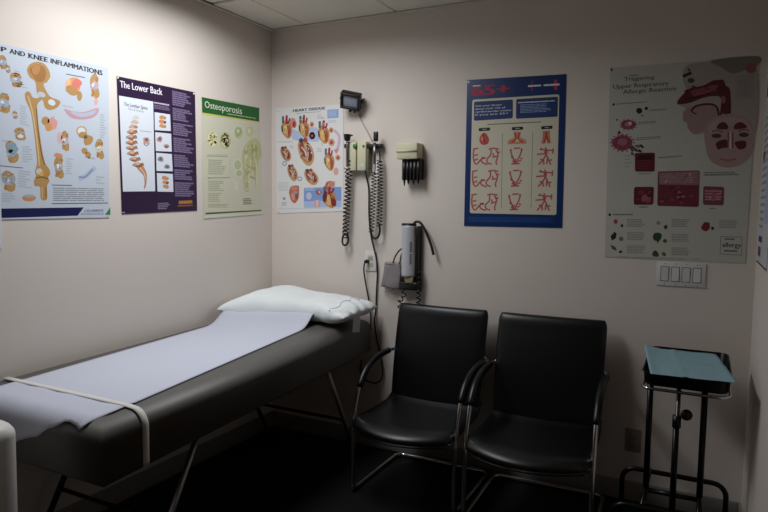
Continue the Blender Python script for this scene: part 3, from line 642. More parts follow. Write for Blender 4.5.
# --- loose white sheet at the far left
y1 = at(1.3, 235, 0, 0.).y; z0 = at(1.3, 248, 0, 0.).z
mb = MB(); mb.box((.0045, y1-.22, z0), (.0055, y1, z0+.28), mat('plain_paper', '#d5d8dc', .6))
for k in range(8): mb.face([(.0058, y1-.03, z0+.06+k*.025), (.0058, y1-.19+rnd.uniform(0, .05), z0+.06+k*.025), (.0058, y1-.19, z0+.066+k*.025), (.0058, y1-.03, z0+.066+k*.025)], ink('#8d9098'))
o = mb.build('paper_sheet', recalc=False); setorigin(o, (.005, y1-.11, z0+.14)); tag(o, 'white paper sheet lapping the lower left edge of the hip and knee poster', 'paper')

# ------------------------------------------------------------------ examination couch
def bedz(y): return .782+.0252*(y+.4)           # the couch top dips slightly towards its foot
def bedx(y): return .765-.030*(y+.4)            # right-hand edge
BX0, BY0, BY1, BR = .008, -1.95, -.05, .06
couch = thing('examination_couch', (.4, -1.04, 0), 'long dark grey padded examination couch on chrome legs along the left wall', 'exam table')
mb = MB(); t = bmesh.new(); bmesh.ops.create_cube(t, size=1)
for v in t.verts: v.co = Vector(((v.co.x+.5), (v.co.y+.5), v.co.z+.5))
L, TH = BY1-BY0, .2
for v in t.verts: v.co = Vector((v.co.x*.76, v.co.y*L, v.co.z*TH))
bmesh.ops.bevel(t, geom=[e for e in t.edges if all(abs(v.co.z-TH) < 1e-6 for v in e.verts)], offset=BR, segments=7, profile=.5, affect='EDGES')
bmesh.ops.bevel(t, geom=[e for e in t.edges if all(v.co.z < 1e-6 for v in e.verts)], offset=.015, segments=2, profile=.5, affect='EDGES')
def bedmap(c):
    if c.x < BR: c = Vector((c.x*.4, c.y, c.z))
    y = BY0+c.y; x = BX0+c.x/.76*(bedx(y)-BX0)
    return Vector((x, y, bedz(y)-TH+c.z))
for v in t.verts: v.co = bedmap(v.co)
mb.merge(t, M_VINYL, True)
mb.build('cushion', couch)
def on_bed(x, s, off=.0):
    """point on the upholstery at across-position x; s = distance along the top, running over the foot-end roll (s>0)"""
    y0 = BY0+BR
    if s <= 0: y = y0-s; return Vector((x, y, bedz(y)+off))
    a = s/BR
    if a < PI/2:
        return Vector((x, y0-(BR+off)*math.sin(a), bedz(y0)-BR+(BR+off)*math.cos(a)))
    return Vector((x, BY0-off, bedz(y0)-BR-(s-BR*PI/2)))
# underframe and legs
mb = MB(); zr = .54
for x in (.09, .67): mb.tube([(x, -1.86, zr-.02), (x, -.16, zr+.015)], .014, M_DSTEEL)
for y in (-1.82, -1.0, -.2): mb.tube([(.09, y, bedz(y)-TH-.014), (.67, y, bedz(y)-TH-.014)], .014, M_DSTEEL)
mb.build('underframe', couch)
for (x, ya, yb) in ((.70, -1.40, -1.70), (.70, -.45, -.14), (.07, -1.40, -1.70), (.07, -.45, -.14)):
    mb = MB(); za = bedz(ya)-TH-.004
    mb.tube([(x, ya, za), (x, yb, .012)], .0125, mat('lit_leg_steel', '#b4b4b6', .4, 1.) if x > .5 else M_DSTEEL, 12)  # right-hand legs coloured lighter, as the light catches them; left ones dark
    leg = mb.build('leg', couch)
    mb = MB(); mb.lathe([(.016, 0), (.018, .004), (.017, .03), (.0125, .04)], M_BLACK, Matrix.Translation((x, yb+(.006 if yb < -1 else -.006), 0)), 12); mb.build('foot', leg)
for y in (-1.585, -.265):
    mb = MB(); mb.tube([(.07, y, .235), (.70, y, .235)], .009, M_DSTEEL, 8); mb.build('cross_bar', couch)

# ------------------------------------------------------------------ pillow
PX0, PX1, PY0, PY1 = .03, .80, -.50, -.06
def pz_base(y): return bedz(y)+.004
YFK = [(0, -.56), (.12, -.53), (.3, -.45), (.5, -.375), (.58, -.375), (.68, -.42), (.78, -.44), (.9, -.40)]
def yfront(x):
    for (a0, b0), (a1, b1) in zip(YFK, YFK[1:]):
        if x <= a1: t_ = max(0, (x-a0)/(a1-a0)); t_ = t_*t_*(3-2*t_); return b0+(b1-b0)*t_
    return YFK[-1][1]
def pil_fn(u, v):
    x = (PX0+PX1)/2+u*(PX1-PX0)/2; y = yfront(x)+(PY1-yfront(x))*(v+1)/2
    return Vector((x, y, pz_base(y)+.058+.012*u*u)), Vector((0, 0, 1))
def pil_th(u, v, sg):
    if sg < 0: return .056
    hump = .078+.030*math.exp(-((u+.5)/.42)**2)-.004*math.exp(-((u-.1)/.2)**2)-.03*max(0, u-.3)
    return hump*(1+.12*v)
def pil_wr(P, sg):
    n = noise.noise(P*9)*.006+noise.noise(P*22)*.0035
    if P.x > .58: n += .008*math.sin(P.y*60+noise.noise(P*8)*4)*min(1, (P.x-.58)*6)
    return Vector((0, 0, n if sg > 0 else n*.2))
pil = MB(); pil.cushion(pil_fn, pil_th, M_LINEN, 56, 44, 4.2, 2.3, pil_wr)
po = pil.build('pillow'); tag(po, 'white pillow at the wall end of the examination couch', 'pillow')
pil_pts = [v.co.copy() for v in po.data.vertices]
setorigin(po, (.42, -.26, bedz(-.26)))
from mathutils.bvhtree import BVHTree
dgp = [p.vertices[:] for p in po.data.polygons]
BVH = BVHTree.FromPolygons(pil_pts, dgp)
def pil_top(x, y):
    h = BVH.ray_cast(Vector((x, y, 1.5)), Vector((0, 0, -1)))
    return h[0].z if h[0] else None
# hem of the pillowcase and its label
mb = MB(); prev = None; pts = []
for k in range(25):
    y = PY0+.025+(PY1-PY0-.07)*k/24; x = .70+.012*math.sin(k*.9)
    z = pil_top(x, y)
    if z: pts.append((x, y, z+.001))
mb.tube(pts, .0045, M_LINEN, 6); mb.build('pillowcase_hem', po)
mb = MB(); q = at(353.5, 318, 0, .805), at(360.5, 317, 0, .805), at(359.5, 332, 0, .795), at(352.5, 332.5, 0, .795)
mb.face(q, M_WHITEP); mb.face([p+Vector((-.001, 0, 0)) for p in reversed(q)], M_WHITEP); mb.build('label_tag', po)

# ------------------------------------------------------------------ paper runner
def smooth(a, n):
    for _ in range(n): a = [a[0]]+[(a[i-1]+2*a[i]+a[i+1])/4 for i in range(1, len(a)-1)]+[a[-1]]
    return a
mb = MB(); NXp = 30
def edges(y):
    L_ = .112-.042*(y+1.83)/1.13 if y < -.7 else .070
    R_ = .705-.136*(y+1.6)/1.225
    f = min(1, max(0, (y+.52)/.2)); L_ += .05*f*(1-f*.3)
    return L_, R_
ends = [(0, .22), (.3, .19), (.5, .14), (.6, .12), (.68, .088), (.76, .066), (.82, .048), (.88, .052), (.94, .064), (.97, .035), (1, -.05)]
def end_s(u):
    for (a0, b0), (a1, b1) in zip(ends, ends[1:]):
        if a0 <= u <= a1: return b0+(b1-b0)*(u-a0)/(a1-a0)
    return 0
cols = []
for i in range(NXp+1):
    u = i/NXp; S = []
    e = end_s(u)+.006*noise.noise(Vector((u*14, 3, 1)))
    xe = edges(-.45); xe = xe[0]+(xe[1]-xe[0])*u; yf = yfront(xe); far = -((yf+.03)-(BY0+BR))     # stops on the front slope of the pillow
    n1 = 14
    for k in range(n1+1): S.append(e+(-.12-e)*k/n1)
    yy = []
    s_ = -.12
    while s_ > far: s_ -= .018; S.append(max(s_, far))
    rowP = []; zz = []
    for s in S:
        P = on_bed(0, s, .004); L_, R_ = edges(P.y); P.x = L_+(R_-L_)*u
        if s <= -.12:
            z = pil_top(P.x, P.y)
            ra = min(1, max(0, (P.y-yf+.12)/.13)); P.z += .065*ra*ra*(3-2*ra)
        rowP.append(P); zz.append(P.z)
    idx = next(j for j, s in enumerate(S) if s <= -.12)
    base = zz[idx:]
    sm = smooth(base, 3); sm = [max(a_, b_) for a_, b_ in zip(sm, base)]; sm = smooth(sm, 3); sm = [max(a_, b_) for a_, b_ in zip(sm, base)]
    for j, z in enumerate(sm): rowP[idx+j].z = z
    for P in rowP:
        if P.y < -1.75: P.z += .003*(noise.noise(Vector((P.x*12, P.y*6, 4)))+.4)
    cols.append(rowP)
mb.grid(cols, M_PAPER)
o = mb.build('paper_runner'); tag(o, 'pale lilac paper runner spread down the couch from under the pillow edge', 'paper')
sol = o.modifiers.new('thickness', 'SOLIDIFY'); sol.thickness = .0012; sol.offset = 1
setorigin(o, (.4, -1.1, bedz(-1.1)))

# ------------------------------------------------------------------ strap that holds the paper
ya, yb = -1.770, -1.775
path = []
def sp(x, y, z): path.append(Vector((x, y, z)))
for k in range(7): x = .03+(.72-.03)*k/6; sp(x, ya+(yb-ya)*k/6, bedz(ya)+.0085)
xr = bedx(yb); zt = bedz(yb)
for k in range(1, 9):
    an = PI/2*k/8; sp(xr-.055+(.06)*math.sin(an), yb, zt-.055+(.0615)*math.cos(an))
for z in (zt-.10, zt-.15, zt-.175, zt-.192): sp(xr+.005, yb, z)
mb = MB(); hw = .0135
rowsA = [[p+Vector((0, -hw, 0)), p+Vector((0, hw, 0))] for p in path]
mb.grid(rowsA, M_STRAP)
o = mb.build('elastic_strap'); tag(o, 'narrow off-white strap across the paper near the foot of the couch', 'strap')
sol = o.modifiers.new('thickness', 'SOLIDIFY'); sol.thickness = .002; sol.offset = -1
setorigin(o, (.4, ya, bedz(ya)))

# ------------------------------------------------------------------ chairs
def chair_make(cx, yaw=0):
    w = .545
    root = thing('visitor_chair', (cx, -.34, 0), '', 'chair')
    def sh(pts): return [Vector((cx+p[0], p[1], p[2])) for p in pts]
    hw = w/2
    side = [(-.12, .648), (-.2, .652), (-.3, .648), (-.39, .632), (-.46, .598), (-.515, .54), (-.552, .46), (-.578, .36), (-.588, .26), (-.59, .12)]
    def arm_curve(x): return crom(sh([(x, y, z) for y, z in side]), 5)
    def full(x):
        c = arm_curve(x)
        r = .05
        for k in range(1, 7):
            an = PI/2*k/6; c.append(Vector((cx+x, -.59+r-r*math.cos(an), .013+r-r*math.sin(an))))
        c += sh([(x, -.4, .013), (x, -.2, .013), (x, -.1, .013)])
        return c
    mb = MB(); Lc = full(-hw)
    bend = []
    for k in range(1, 6):
        an = PI/2*k/6; bend.append(Vector((cx-hw+.045-.045*math.cos(an), -.1+.045*math.sin(an), .013)))
    mid = sh([(-hw+.045, -.055, .013), (0, -.055, .013), (hw-.045, -.055, .013)])
    rb = [Vector((2*cx-p.x, p.y, p.z)) for p in reversed(bend)]
    Rc = [Vector((2*cx-p.x, p.y, p.z)) for p in reversed(Lc)]
    mb.tube(Lc+bend+mid+rb+Rc, .0115, M_CHROME, 12)
    mb.build('tube_frame', root)
    # rails under the seat tie the two sides together
    mb = MB()
    for y, z in ((-.20, .352), (-.572, .338)): mb.tube(sh([(-(hw if y < -.4 else .2), y, z), (hw if y < -.4 else .2, y, z)]), .009, M_CHROME, 8)
    # short uprights from rail to the frame side
    for x in (-.2, .2): mb.tube(sh([(x, -.20, .352), (x, -.572, .338)]), .008, M_CHROME, 8)
    mb.build('seat_rail', root)
    def seat(u, v):
        f = (v+1)/2              # 0 rear, 1 front
        y = -.150-f*(.485+.085*(1-u*u))
        z = .385-.012*math.sin(PI*f)+.045*max(0, 1-f*4.5)**2-.022*max(0, (f-.82)/.18)**2-.006*(1-u*u)
        x = u*(.272-.012*(1-f)**2-.018*max(0, (f-.8)/.2)**2)
        return Vector((cx+x, y, z)), Vector((0, 0, 1))
    mb = MB(); mb.cushion(seat, lambda u, v, s: .026 if s > 0 else .02, M_LEATH, 30, 34, 8, 3); so = mb.build('seat', root)
    mb = MB()      # thin bright rim under the front edge
    mb.tube([seat(u_, .985)[0]+Vector((0, .002, -.019)) for u_ in [(-.96+1.92*k/20) for k in range(21)]], .0035, M_DSTEEL, 6); mb.build('edge_trim', so)
    def back(u, v):
        f = (v+1)/2              # 0 bottom, 1 top
        z = .385+f*.52
        y = -.205+.115*f**.9+.012*u*u-.02*math.sin(PI*f)*.6
        wx = .261*(1-.05*max(0, (f-.9)/.1)**3-.03*(1-f)**2)
        n = Vector((0, -1, -.2)).normalized()
        return Vector((cx+u*wx, y-.0*u, z)), n
    mb = MB()
    mb.cushion(back, lambda u, v, s: (.02+.006*max(0, (v-.75)/.25)) if s > 0 else .018, M_LEATH, 30, 36, 10, 3); bo = mb.build('backrest', root)
    for x in (-hw, hw):
        mb = MB(); c = arm_curve(x); c = [p for p in c if p.z > .515 and p.y < -.165]
        n_ = len(c); rr = [.0175*(.75 if k in (0, n_-1) else 1) for k in range(n_)]
        mb.tube(c, rr, M_LEATH, 12); mb.build('armrest', root)
        mb = MB(); mb.tube(sh([(x, -.12, .648), (x*.93, -.112, .652), (x*.86, -.118, .65)]), .0105, M_CHROME, 10); mb.build('arm_bracket', root)
    root.rotation_euler.z = yaw
    return root
def copy_tree(o, parent=None):
    c = o.copy(); COL.objects.link(c)
    if parent: c.parent = parent
    for ch in list(o.children):
        copy_tree(ch, c)
    return c
ch1 = chair_make(1.2175)
ch2 = copy_tree(ch1); ch2.location.x = 1.815; ch2.scale.x = 1.03; ch2.rotation_euler.z = .03
for c_, l_ in ((ch1, 'black leather chrome armchair beside the couch, left of the pair'), (ch2, 'black leather chrome armchair below the blue poster, right of the pair')):
    c_['label'] = l_; c_['group'] = 'visitor chairs along the back wall'

# ------------------------------------------------------------------ wall instruments
BK = lambda px, py, y=0.: at(px, py, 1, y)
# floodlight
root = thing('wall_floodlight', BK(352, 101), 'small black floodlight with grey lens high beside the heart disease poster', 'light')
c = BK(351, 100.5, -.075)
Mf = Matrix.Translation(c) @ Matrix.Scale(1.13, 4) @ Matrix.Rotation(math.radians(16), 4, 'Z') @ Matrix.Rotation(math.radians(12), 4, 'Y') @ Matrix.Rotation(math.radians(34), 4, 'X')
def lbox(mb, lo, hi, m, bev=.003, M=Mf):
    t = bmesh.new(); bmesh.ops.create_cube(t, size=1); lo, hi = Vector(lo), Vector(hi)
    for v in t.verts: v.co = Vector((lo[i]+(v.co[i]+.5)*(hi[i]-lo[i]) for i in range(3)))
    if bev: bmesh.ops.bevel(t, geom=list(t.edges), offset=bev, segments=2, profile=.5, affect='EDGES')
    mb.merge(t, m, bev > 0, M)
mb = MB()
for lo, hi in (((-.052, -.022, .03), (.052, .02, .043)), ((-.052, -.022, -.043), (.052, .02, -.03)), ((-.052, -.022, -.03), (-.039, .02, .03)), ((.039, -.022, -.03), (.052, .02, .03))): lbox(mb, lo, hi, M_BLACK)
lbox(mb, (-.05, .0, -.04), (.05, .022, .04), M_BLACK)
for k in range(7): lbox(mb, (-.04+k*.0125, .02, -.03), (-.036+k*.0125, .034, .03), M_BLACK, 0)
hs = mb.build('housing', root)
mb = MB(); lbox(mb, (-.039, -.014, -.03), (.039, -.002, .03), mat('grey_lens', '#8d92a2', .25, 0, .6), .002); mb.build('lens', hs)
mb = MB(); mb.tube([Mf @ Vector((-.058, .0, 0)), Mf @ Vector((-.058, .045, 0)), BK(346, 101, -.008), BK(356, 102, -.008), Mf @ Vector((.058, .045, 0)), Mf @ Vector((.058, .0, 0))], .005, M_BLACK, 8)
mb.box(BK(345, 106, -.012), BK(357, 96, -.0005), M_BLACK, .002); mb.build('bracket', root)
for s in (-.03, .03):
    mb = MB(); mb.lathe([(.008, 0), (.008, .012), (.005, .016)], M_BLACK, Mf @ Matrix.Translation((s*.4+.012, -.006, -.058)), 10); mb.build('knob', root)
mb = MB(); mb.tube(crom([BK(358, 106, -.03), BK(359, 115, -.006), BK(362, 122, -.005), BK(367, 131, -.005), BK(372, 141, -.006)], 6), .0033, mat('grey_wire', '#a5a29c', .5), 8); mb.build('wire', root)

# otoscope transformer with two handles
root = thing('otoscope_station', BK(361, 156), 'beige wall transformer with green knob and two black coiled handles', 'medical instrument')
mb = MB()
p0, p1 = BK(351.6, 171.4), BK(370.5, 142.0)
DP = .055
for (xa, xb) in ((p0.x, (p0.x+p1.x)/2-.003), ((p0.x+p1.x)/2+.003, p1.x)):
    mb.box((xa, -DP, p0.z), (xb, -.001, p1.z), M_BEIGE, .006)
mb.box((p0.x+.004, -DP+.012, p0.z+.004), (p1.x-.004, -.001, p1.z-.004), M_BLACK)
hs = mb.build('housing', root)
def knob(px, py, r, m, nm, y=-DP):
    mb = MB(); c = BK(px, py, y); mb.lathe([(r, 0), (r, .006), (r*.8, .009), (.001, .0095)], m, Matrix.Translation(c) @ Matrix.Rotation(PI/2, 4, 'X'), 16); return mb.build(nm, root)
knob(355.2, 146.2, .0135, mat('green_knob', '#2f7a3a', .35), 'knob'); knob(363.7, 146, .006, mat('brown_button', '#6b5a34', .4), 'button')
c = BK(362.5, 165.5, -DP); mb = MB(); mb.box((c.x-.011, -DP-.0012, c.z-.010), (c.x+.013, -DP+.001, c.z+.012), mat('sticker', '#b6c8cc', .4)); mb.build('sticker', root)
# cradles
mb = MB(); c = BK(347.5, 146, -.045)
mb.box((c.x-.022, -.05, c.z-.012), (p0.x-.001, -.012, c.z+.012), M_BLACK, .004); mb.build('cradle', root)
mb = MB(); c = BK(375.5, 146, -.045)
mb.box((p1.x+.001, -.05, c.z-.012), (c.x+.038, -.012, c.z+.012), M_BLACK, .004); mb.build('cradle', root)
M_OLIVE = mat('olive_side', '#6f6b50', .5)
mb = MB(); mb.box((p1.x-.001, -DP+.01, p0.z+.008), (p1.x+.012, -.002, p1.z-.02), M_OLIVE, .002); mb.build('side_cover', root)
# left handle: otoscope head with specula ring
mb = MB(); c = BK(347.6, 148, -.062)
mb.tube([(c.x, c.y, c.z-.10), (c.x, c.y, c.z-.02), (c.x, c.y, c.z+.02), (c.x, c.y, c.z+.032)], [.009, .010, .010, .009], M_STEEL, 14)
hd = mb.build('otoscope_handle', root)
mb = MB(); h = BK(347.3, 137.4, -.065)
mb.lathe([(.006, -.022), (.017, -.018), (.02, 0), (.02, .012), (.022, .014), (.022, .018), (.004, .0185)], M_BLACK, Matrix.Translation(h), 18)
mb.tube([h+Vector((.0, 0, .008)), h+Vector((.038, -.003, .010))], [.010, .0035], M_BLACK, 10); mb.build('otoscope_head', hd)
mb = MB(); mb.tube([(c.x+.0, c.y, c.z+.034), (h.x, h.y, h.z-.02)], .0075, M_CHROME, 12)
mb.build('chrome_neck', hd)
# right handle: ophthalmoscope
mb = MB(); c = BK(374.6, 149, -.062)
mb.tube([(c.x, c.y, c.z-.085), (c.x, c.y, c.z+.035)], [.0085, .0095], M_STEEL, 14); hd = mb.build('ophthalmoscope_handle', root)
mb = MB(); h0, h1 = BK(375.6, 141.5, -.064), BK(376.2, 131.6, -.066)
hh = (h0+h1)/2
mb.cushion(lambda u, v: (hh+Vector((u*.0135, 0, v*(h1.z-h0.z)/2)), Vector((0, 1, 0))), .011, M_BLACK, 12, 16, 5, 2.5); mb.build('ophthalmoscope_head', hd)
# coiled cords
mb = MB(); Y = -.045
coil([BK(349.5, 158, Y), BK(348.6, 180, Y), BK(347.3, 205, Y), BK(345.8, 230, Y), BK(344.6, 238, Y)], .0165, .0034, 21, mb, M_RUBBER)
coil([BK(346.8, 168, Y+.012), BK(347.3, 185, Y+.012), BK(345.4, 210, Y+.012), BK(344.4, 236, Y+.012)], .013, .003, 17, mb, M_RUBBER)
for rx in (.0, .006):
    mb.tube(crom([BK(343.2, 236, Y), BK(342.3, 241, Y), BK(343.6, 245, Y-.005-rx), BK(346.6, 244.5, Y-.005-rx), BK(348.4, 240, Y), BK(347.4, 234, Y)], 5), .006, M_RUBBER, 8)
mb.build('coiled_cord', root)
mb = MB()
mb.tube(crom([BK(375.2, 163, Y), BK(375, 170, Y), BK(374.3, 174, Y)], 5), .003, M_RUBBER, 7)
coil([BK(374.3, 172, Y), BK(373.6, 190, Y), BK(372.4, 212, Y), BK(371, 232, Y)], .014, .0033, 18, mb, M_RUBBER)
coil([BK(379.6, 160, Y+.005), BK(380.2, 185, Y+.005), BK(379.8, 210, Y+.005), BK(379.2, 226, Y+.005)], .015, .0033, 20, mb, M_RUBBER)
mb.tube(crom([BK(376.2, 147, Y), BK(379.4, 152, Y), BK(380, 162, Y)], 5), .0035, M_RUBBER, 7)
mb.tube(crom([BK(371, 230, Y), BK(371.6, 235, Y), BK(374.4, 238.5, Y), BK(378, 237, Y), BK(379.8, 231, Y), BK(379.2, 224, Y)], 5), .0062, M_RUBBER, 9)
mb.build('coiled_cord', root)
Y = -.012
mb = MB(); mb.tube(crom([BK(365.5, 170.5, -.03), BK(366.5, 177, Y), BK(368.8, 190, Y), BK(369, 215, Y), BK(370.6, 233, Y), BK(373.6, 247, Y), BK(376.2, 258, Y), BK(377.4, 272, Y), BK(376.6, 290, Y), BK(375.8, 310, Y), BK(374.6, 322, Y-.008), BK(376.6, 338, Y-.01), BK(380.2, 355, Y-.01), BK(382.4, 368, Y-.01), BK(381.4, 379, Y-.01), BK(375.5, 383, Y-.01), BK(366, 380, Y-.01), BK(360.5, 372, Y-.01), BK(361.5, 360, Y-.01)], 6), .0048, M_RUBBER, 8); mb.build('power_cord', root)

# specula dispenser
root = thing('specula_dispenser', BK(409, 165), 'beige wall dispenser with black tubes and small cone tips pointing down', 'medical instrument')
mb = MB(); D = .085
a0, a1 = BK(396.5, 159.2, -D), BK(417.2, 142.5, -D)
mb.box((a0.x, -D, a0.z), (a1.x, -.001, a1.z), M_BEIGE, .004)
hs = mb.build('housing', root)
mb = MB(); zc = a0.z+(a1.z-a0.z)*.5
mb.tube([(a0.x-.003, -D-.001, zc), (a1.x-.004, -D-.001, zc)], .0065, M_BEIGE, 12); mb.build('lid_ridge', hs)
mb = MB(); mb.box((a0.x+.052, -D-.001, a0.z+.01), (a0.x+.082, -D+.001, a0.z+.011), mat('label_grey', '#8f8c78', .5)); mb.build('maker_plate', hs)
mb = MB(); b0, b1 = BK(401.4, 180, -.07), BK(419.6, 159, -.07)
N_ = 5
for k in range(N_):
    x = b0.x+(b1.x-b0.x)*(k+.5)/N_
    mb.lathe([((b1.x-b0.x)/N_*.62, b0.z), ((b1.x-b0.x)/N_*.62, a0.z+.004)], M_BLACK, Matrix.Translation((x, -.055, 0)), 12)
mb.box((b0.x+.003, -.055, b0.z+.003), (b1.x-.003, -.003, a0.z), M_BLACK, .002)
mb.build('tube_holder', root)
for k, (px, L_) in enumerate(((404.4, 6.4), (408.2, 4.6), (413.6, 4.8), (418.2, 4.2))):
    mb = MB(); c = BK(px, 180, -.055); mb.lathe([(.0026, -L_*.0052), (.0062, -.008), (.0075, .004)], M_BLACK, Matrix.Translation(c), 10); mb.build('speculum_tip', root)

# blood pressure unit
root = thing('blood_pressure_unit', BK(409, 250), 'silver tube shaped blood pressure unit with grey cuff and black hoses', 'medical instrument')
mb = MB(); YD = -.045
t0, t1 = BK(408.6, 276.5, YD), BK(409, 225, YD)
wv = (BK(416, 250, YD).x-BK(402.2, 250, YD).x)/2
def tubeprof(x, z, m, s=1.):
    pass
rows = []
for k in range(25):
    z = t0.z+(t1.z-t0.z)*k/24
    rows.append([Vector((t0.x+(t1.x-t0.x)*k/24+wv*math.cos(2*PI*j/24), YD+.034*math.sin(2*PI*j/24), z)) for j in range(24)])
V_ = mb.grid(rows, M_SILVER, True)
f = mb.bm.faces.new(list(reversed(V_[0]))); f = mb.bm.faces.new(V_[-1]); mb.build('tube_body', root)
mb = MB(); mb.lathe([(wv*1.03, 0), (wv*1.03, .008), (wv*.9, .012), (.001, .0125)], M_BLACK, Matrix.Translation(t1+Vector((0, 0, -.002))) @ Matrix.Diagonal((1, .034/wv, 1, 1)), 24); mb.build('top_cap', root)
mb = MB(); c = BK(410.5, 280, YD)
mb.box((c.x-.024, YD-.025, c.z-.016), (c.x+.024, -.012, t0.z+.001), mat('khaki_plastic', '#8b8763', .5), .004); mb.build('base_block', root)
mb = MB(); c0, c1 = BK(400, 289, YD), BK(418.5, 282.5, YD)
mb.box((c0.x, YD-.02, c0.z), (c1.x, -.001, c1.z), M_BLACK, .006); mb.build('wall_bracket', root)
mb = MB(); c0, c1 = BK(417.5, 284, -.03), BK(420, 226, -.03)
mb.box((c0.x-.004, -.05, c0.z), (c0.x+.009, -.001, c1.z), M_BLACK, .004); mb.build('back_plate', root)
# illegible upright lettering: broken dark strokes
mb = MB()
for k in range(13):
    if k == 6: continue
    py = 264-k*1.75; c = BK(414.0, py, YD-.0)
    dx = c.x-t0.x; an = -math.acos(max(-1, min(1, (wv*.55)/wv)))
    P = [Vector((t0.x+wv*math.cos(an+da), YD+.0345*math.sin(an+da), c.z+dz)) for da, dz in ((-.16, 0), (.16, 0), (.16, .0066), (-.16, .0066))]
    mb.face(P, ink('#5d5e66'))
mb.build('lettering', root, recalc=False)
mb = MB(); Y = -.04
mb.tube(crom([BK(413, 225, Y), BK(416, 221.8, Y), BK(420.5, 223, Y), BK(426, 232, Y), BK(431, 245, Y), BK(433.6, 255, Y)], 6), [.0075]*25+[.0075]*6, M_RUBBER, 9); mb.build('hose', root)
for q in ([(402.5, 248), (398.5, 251.5), (395, 257), (393, 263)], [(402.5, 252), (401, 256), (400, 262), (398.5, 266)]):
    mb = MB(); mb.tube(crom([BK(x, y, -.04) for x, y in q], 6), .0042, M_RUBBER, 8); mb.build('hose', root)
# cuff: folded cloth pocket
mb = MB(); q = [BK(385.5, 261.5, -.03), BK(402, 263.0, -.03), BK(400.5, 290, -.03), BK(381, 286.5, -.03)]
def cuff(u, v):
    a_, b_ = (u+1)/2, (v+1)/2
    P = q[3].lerp(q[2], a_).lerp(q[0].lerp(q[1], a_), b_); return P+Vector((0, .004*math.sin(a_*7+b_*3), 0)), Vector((0, -1, 0))
mb.cushion(cuff, .017, M_GREYF, 20, 20, 8, 3, lambda P, sg: Vector((0, .003*noise.noise(P*30), 0))); cf = mb.build('cuff', root)
mb = MB(); mb.tube([cuff(-.93+1.86*k/12, .86)[0]+Vector((0, -.0165, 0)) for k in range(13)], .0016, M_GREYF, 6); mb.build('cuff_hem', cf)
mb = MB(); mb.tube(crom([BK(384, 288, -.035), BK(386.5, 290.8, -.04), BK(391, 290.8, -.04), BK(394, 288.6, -.035)], 6), .0025, M_STEEL, 8); mb.build('cuff_ring', cf)
mb = MB()
coil([BK(402.5, 286, -.04), BK(404, 295, -.04), BK(399.5, 302, -.035), BK(400.5, 312, -.03)], .011, .0036, 5, mb, M_RUBBER, 7, 12)
coil([BK(419, 268, -.04), BK(419.5, 280, -.04), BK(418.5, 295, -.035), BK(418.5, 312, -.03)], .012, .0036, 9, mb, M_RUBBER, 7, 12)
mb.build('coiled_hose', root)

# outlets and switches
def plate(name, px, py, w, h, label, cat, m=M_WHITEP):
    c = BK(px, py); r = thing(name, c, label, cat)
    mb = MB(); mb.box((c.x-w/2, -.006, c.z-h/2), (c.x+w/2, -.0005, c.z+h/2), m, .002); mb.build('cover_plate', r); return r, c
r, c = plate('wall_outlet', 371, 261, .075, .118, 'white wall outlet with black plug left of the grey cuff', 'outlet')
for s in (-1, 1):
    mb = MB(); mb.box((c.x-.017, -.0085, c.z+s*.02-.014), (c.x+.017, -.005, c.z+s*.02+.014), mat('outlet_face', '#b9b6a6', .45), .002); so = mb.build('socket', r)
    for x in (-.006, .006):
        mb = MB(); mb.box((c.x+x-.001, -.0089, c.z+s*.02-.003), (c.x+x+.001, -.008, c.z+s*.02+.006), M_BLACK); mb.build('slot', so)
pg = BK(366.8, 261.5, -.02)
cord = thing('plug_cord', (pg.x, 0, pg.z), 'short black plug and cord falling from the outlet behind the pillow', 'cord')
mb = MB(); mb.tube([(pg.x, -.0095, pg.z), (pg.x, -.035, pg.z), (pg.x, -.04, pg.z)], [.012, .011, .007], M_BLACK, 12); mb.build('plug', cord)
mb = MB(); mb.tube(crom([Vector((pg.x, -.036, pg.z)), BK(364.2, 265, -.035), BK(364, 272, -.03), BK(365.8, 284, -.025), BK(368.2, 297, -.025), BK(370.5, 312, -.025), BK(371, 330, -.02)], 6), .0045, M_RUBBER, 8); mb.build('cord', cord)
r, c = plate('wall_outlet', 633, 440, .072, .115, 'shadowed low wall outlet between the right chair and the tray stand', 'outlet', mat('shade_dark_plate', '#8f8880', .5))  # plate and sockets coloured darker to carry the shade of this corner
for s in (-1, 1):
    mb = MB(); mb.box((c.x-.017, -.0085, c.z+s*.02-.014), (c.x+.017, -.005, c.z+s*.02+.014), mat('shade_dark_face', '#7c766f', .5), .002); mb.build('socket', r)
r, c = plate('light_switch', 680.7, 274.5, .21, .114, 'white plate of four light switches under the allergy poster', 'switch')
for k in range(4):
    x = c.x+(k-1.5)*.046
    mb = MB()
    for lo, hi in (((x-.0185, c.z+.033), (x+.0185, c.z+.0355)), ((x-.0185, c.z-.0355), (x+.0185, c.z-.033)), ((x-.0185, c.z-.033), (x-.0165, c.z+.033)), ((x+.0165, c.z-.033), (x+.0185, c.z+.033))):
        mb.box((lo[0], -.0066, lo[1]), (hi[0], -.0055, hi[1]), mat('shadow_gap', '#4a4848', .6))  # dark strips paint the shade in the gap around each rocker
    mb.build('rocker_gap_shade', r)
    mb = MB(); t = bmesh.new(); bmesh.ops.create_cube(t, size=1)
    for v in t.verts:
        y = -.0055 if v.co.y > 0 else (-.0105 if (v.co.z > 0) == (k % 2 == 0) else -.0072)
        v.co = Vector((x+v.co.x*.031, y, c.z+v.co.z*.064))
    mb.merge(t, M_WHITEP); mb.build('rocker', r)
    for s in (-1, 1):
        mb = MB(); mb.lathe([(.0028, 0), (.0026, .001), (.0005, .0014)], mat('screw', '#8d8b88', .4, .5), Matrix.Translation((x, -.006, c.z+s*.0485)) @ Matrix.Rotation(PI/2, 4, 'X'), 10); mb.build('screw', r)

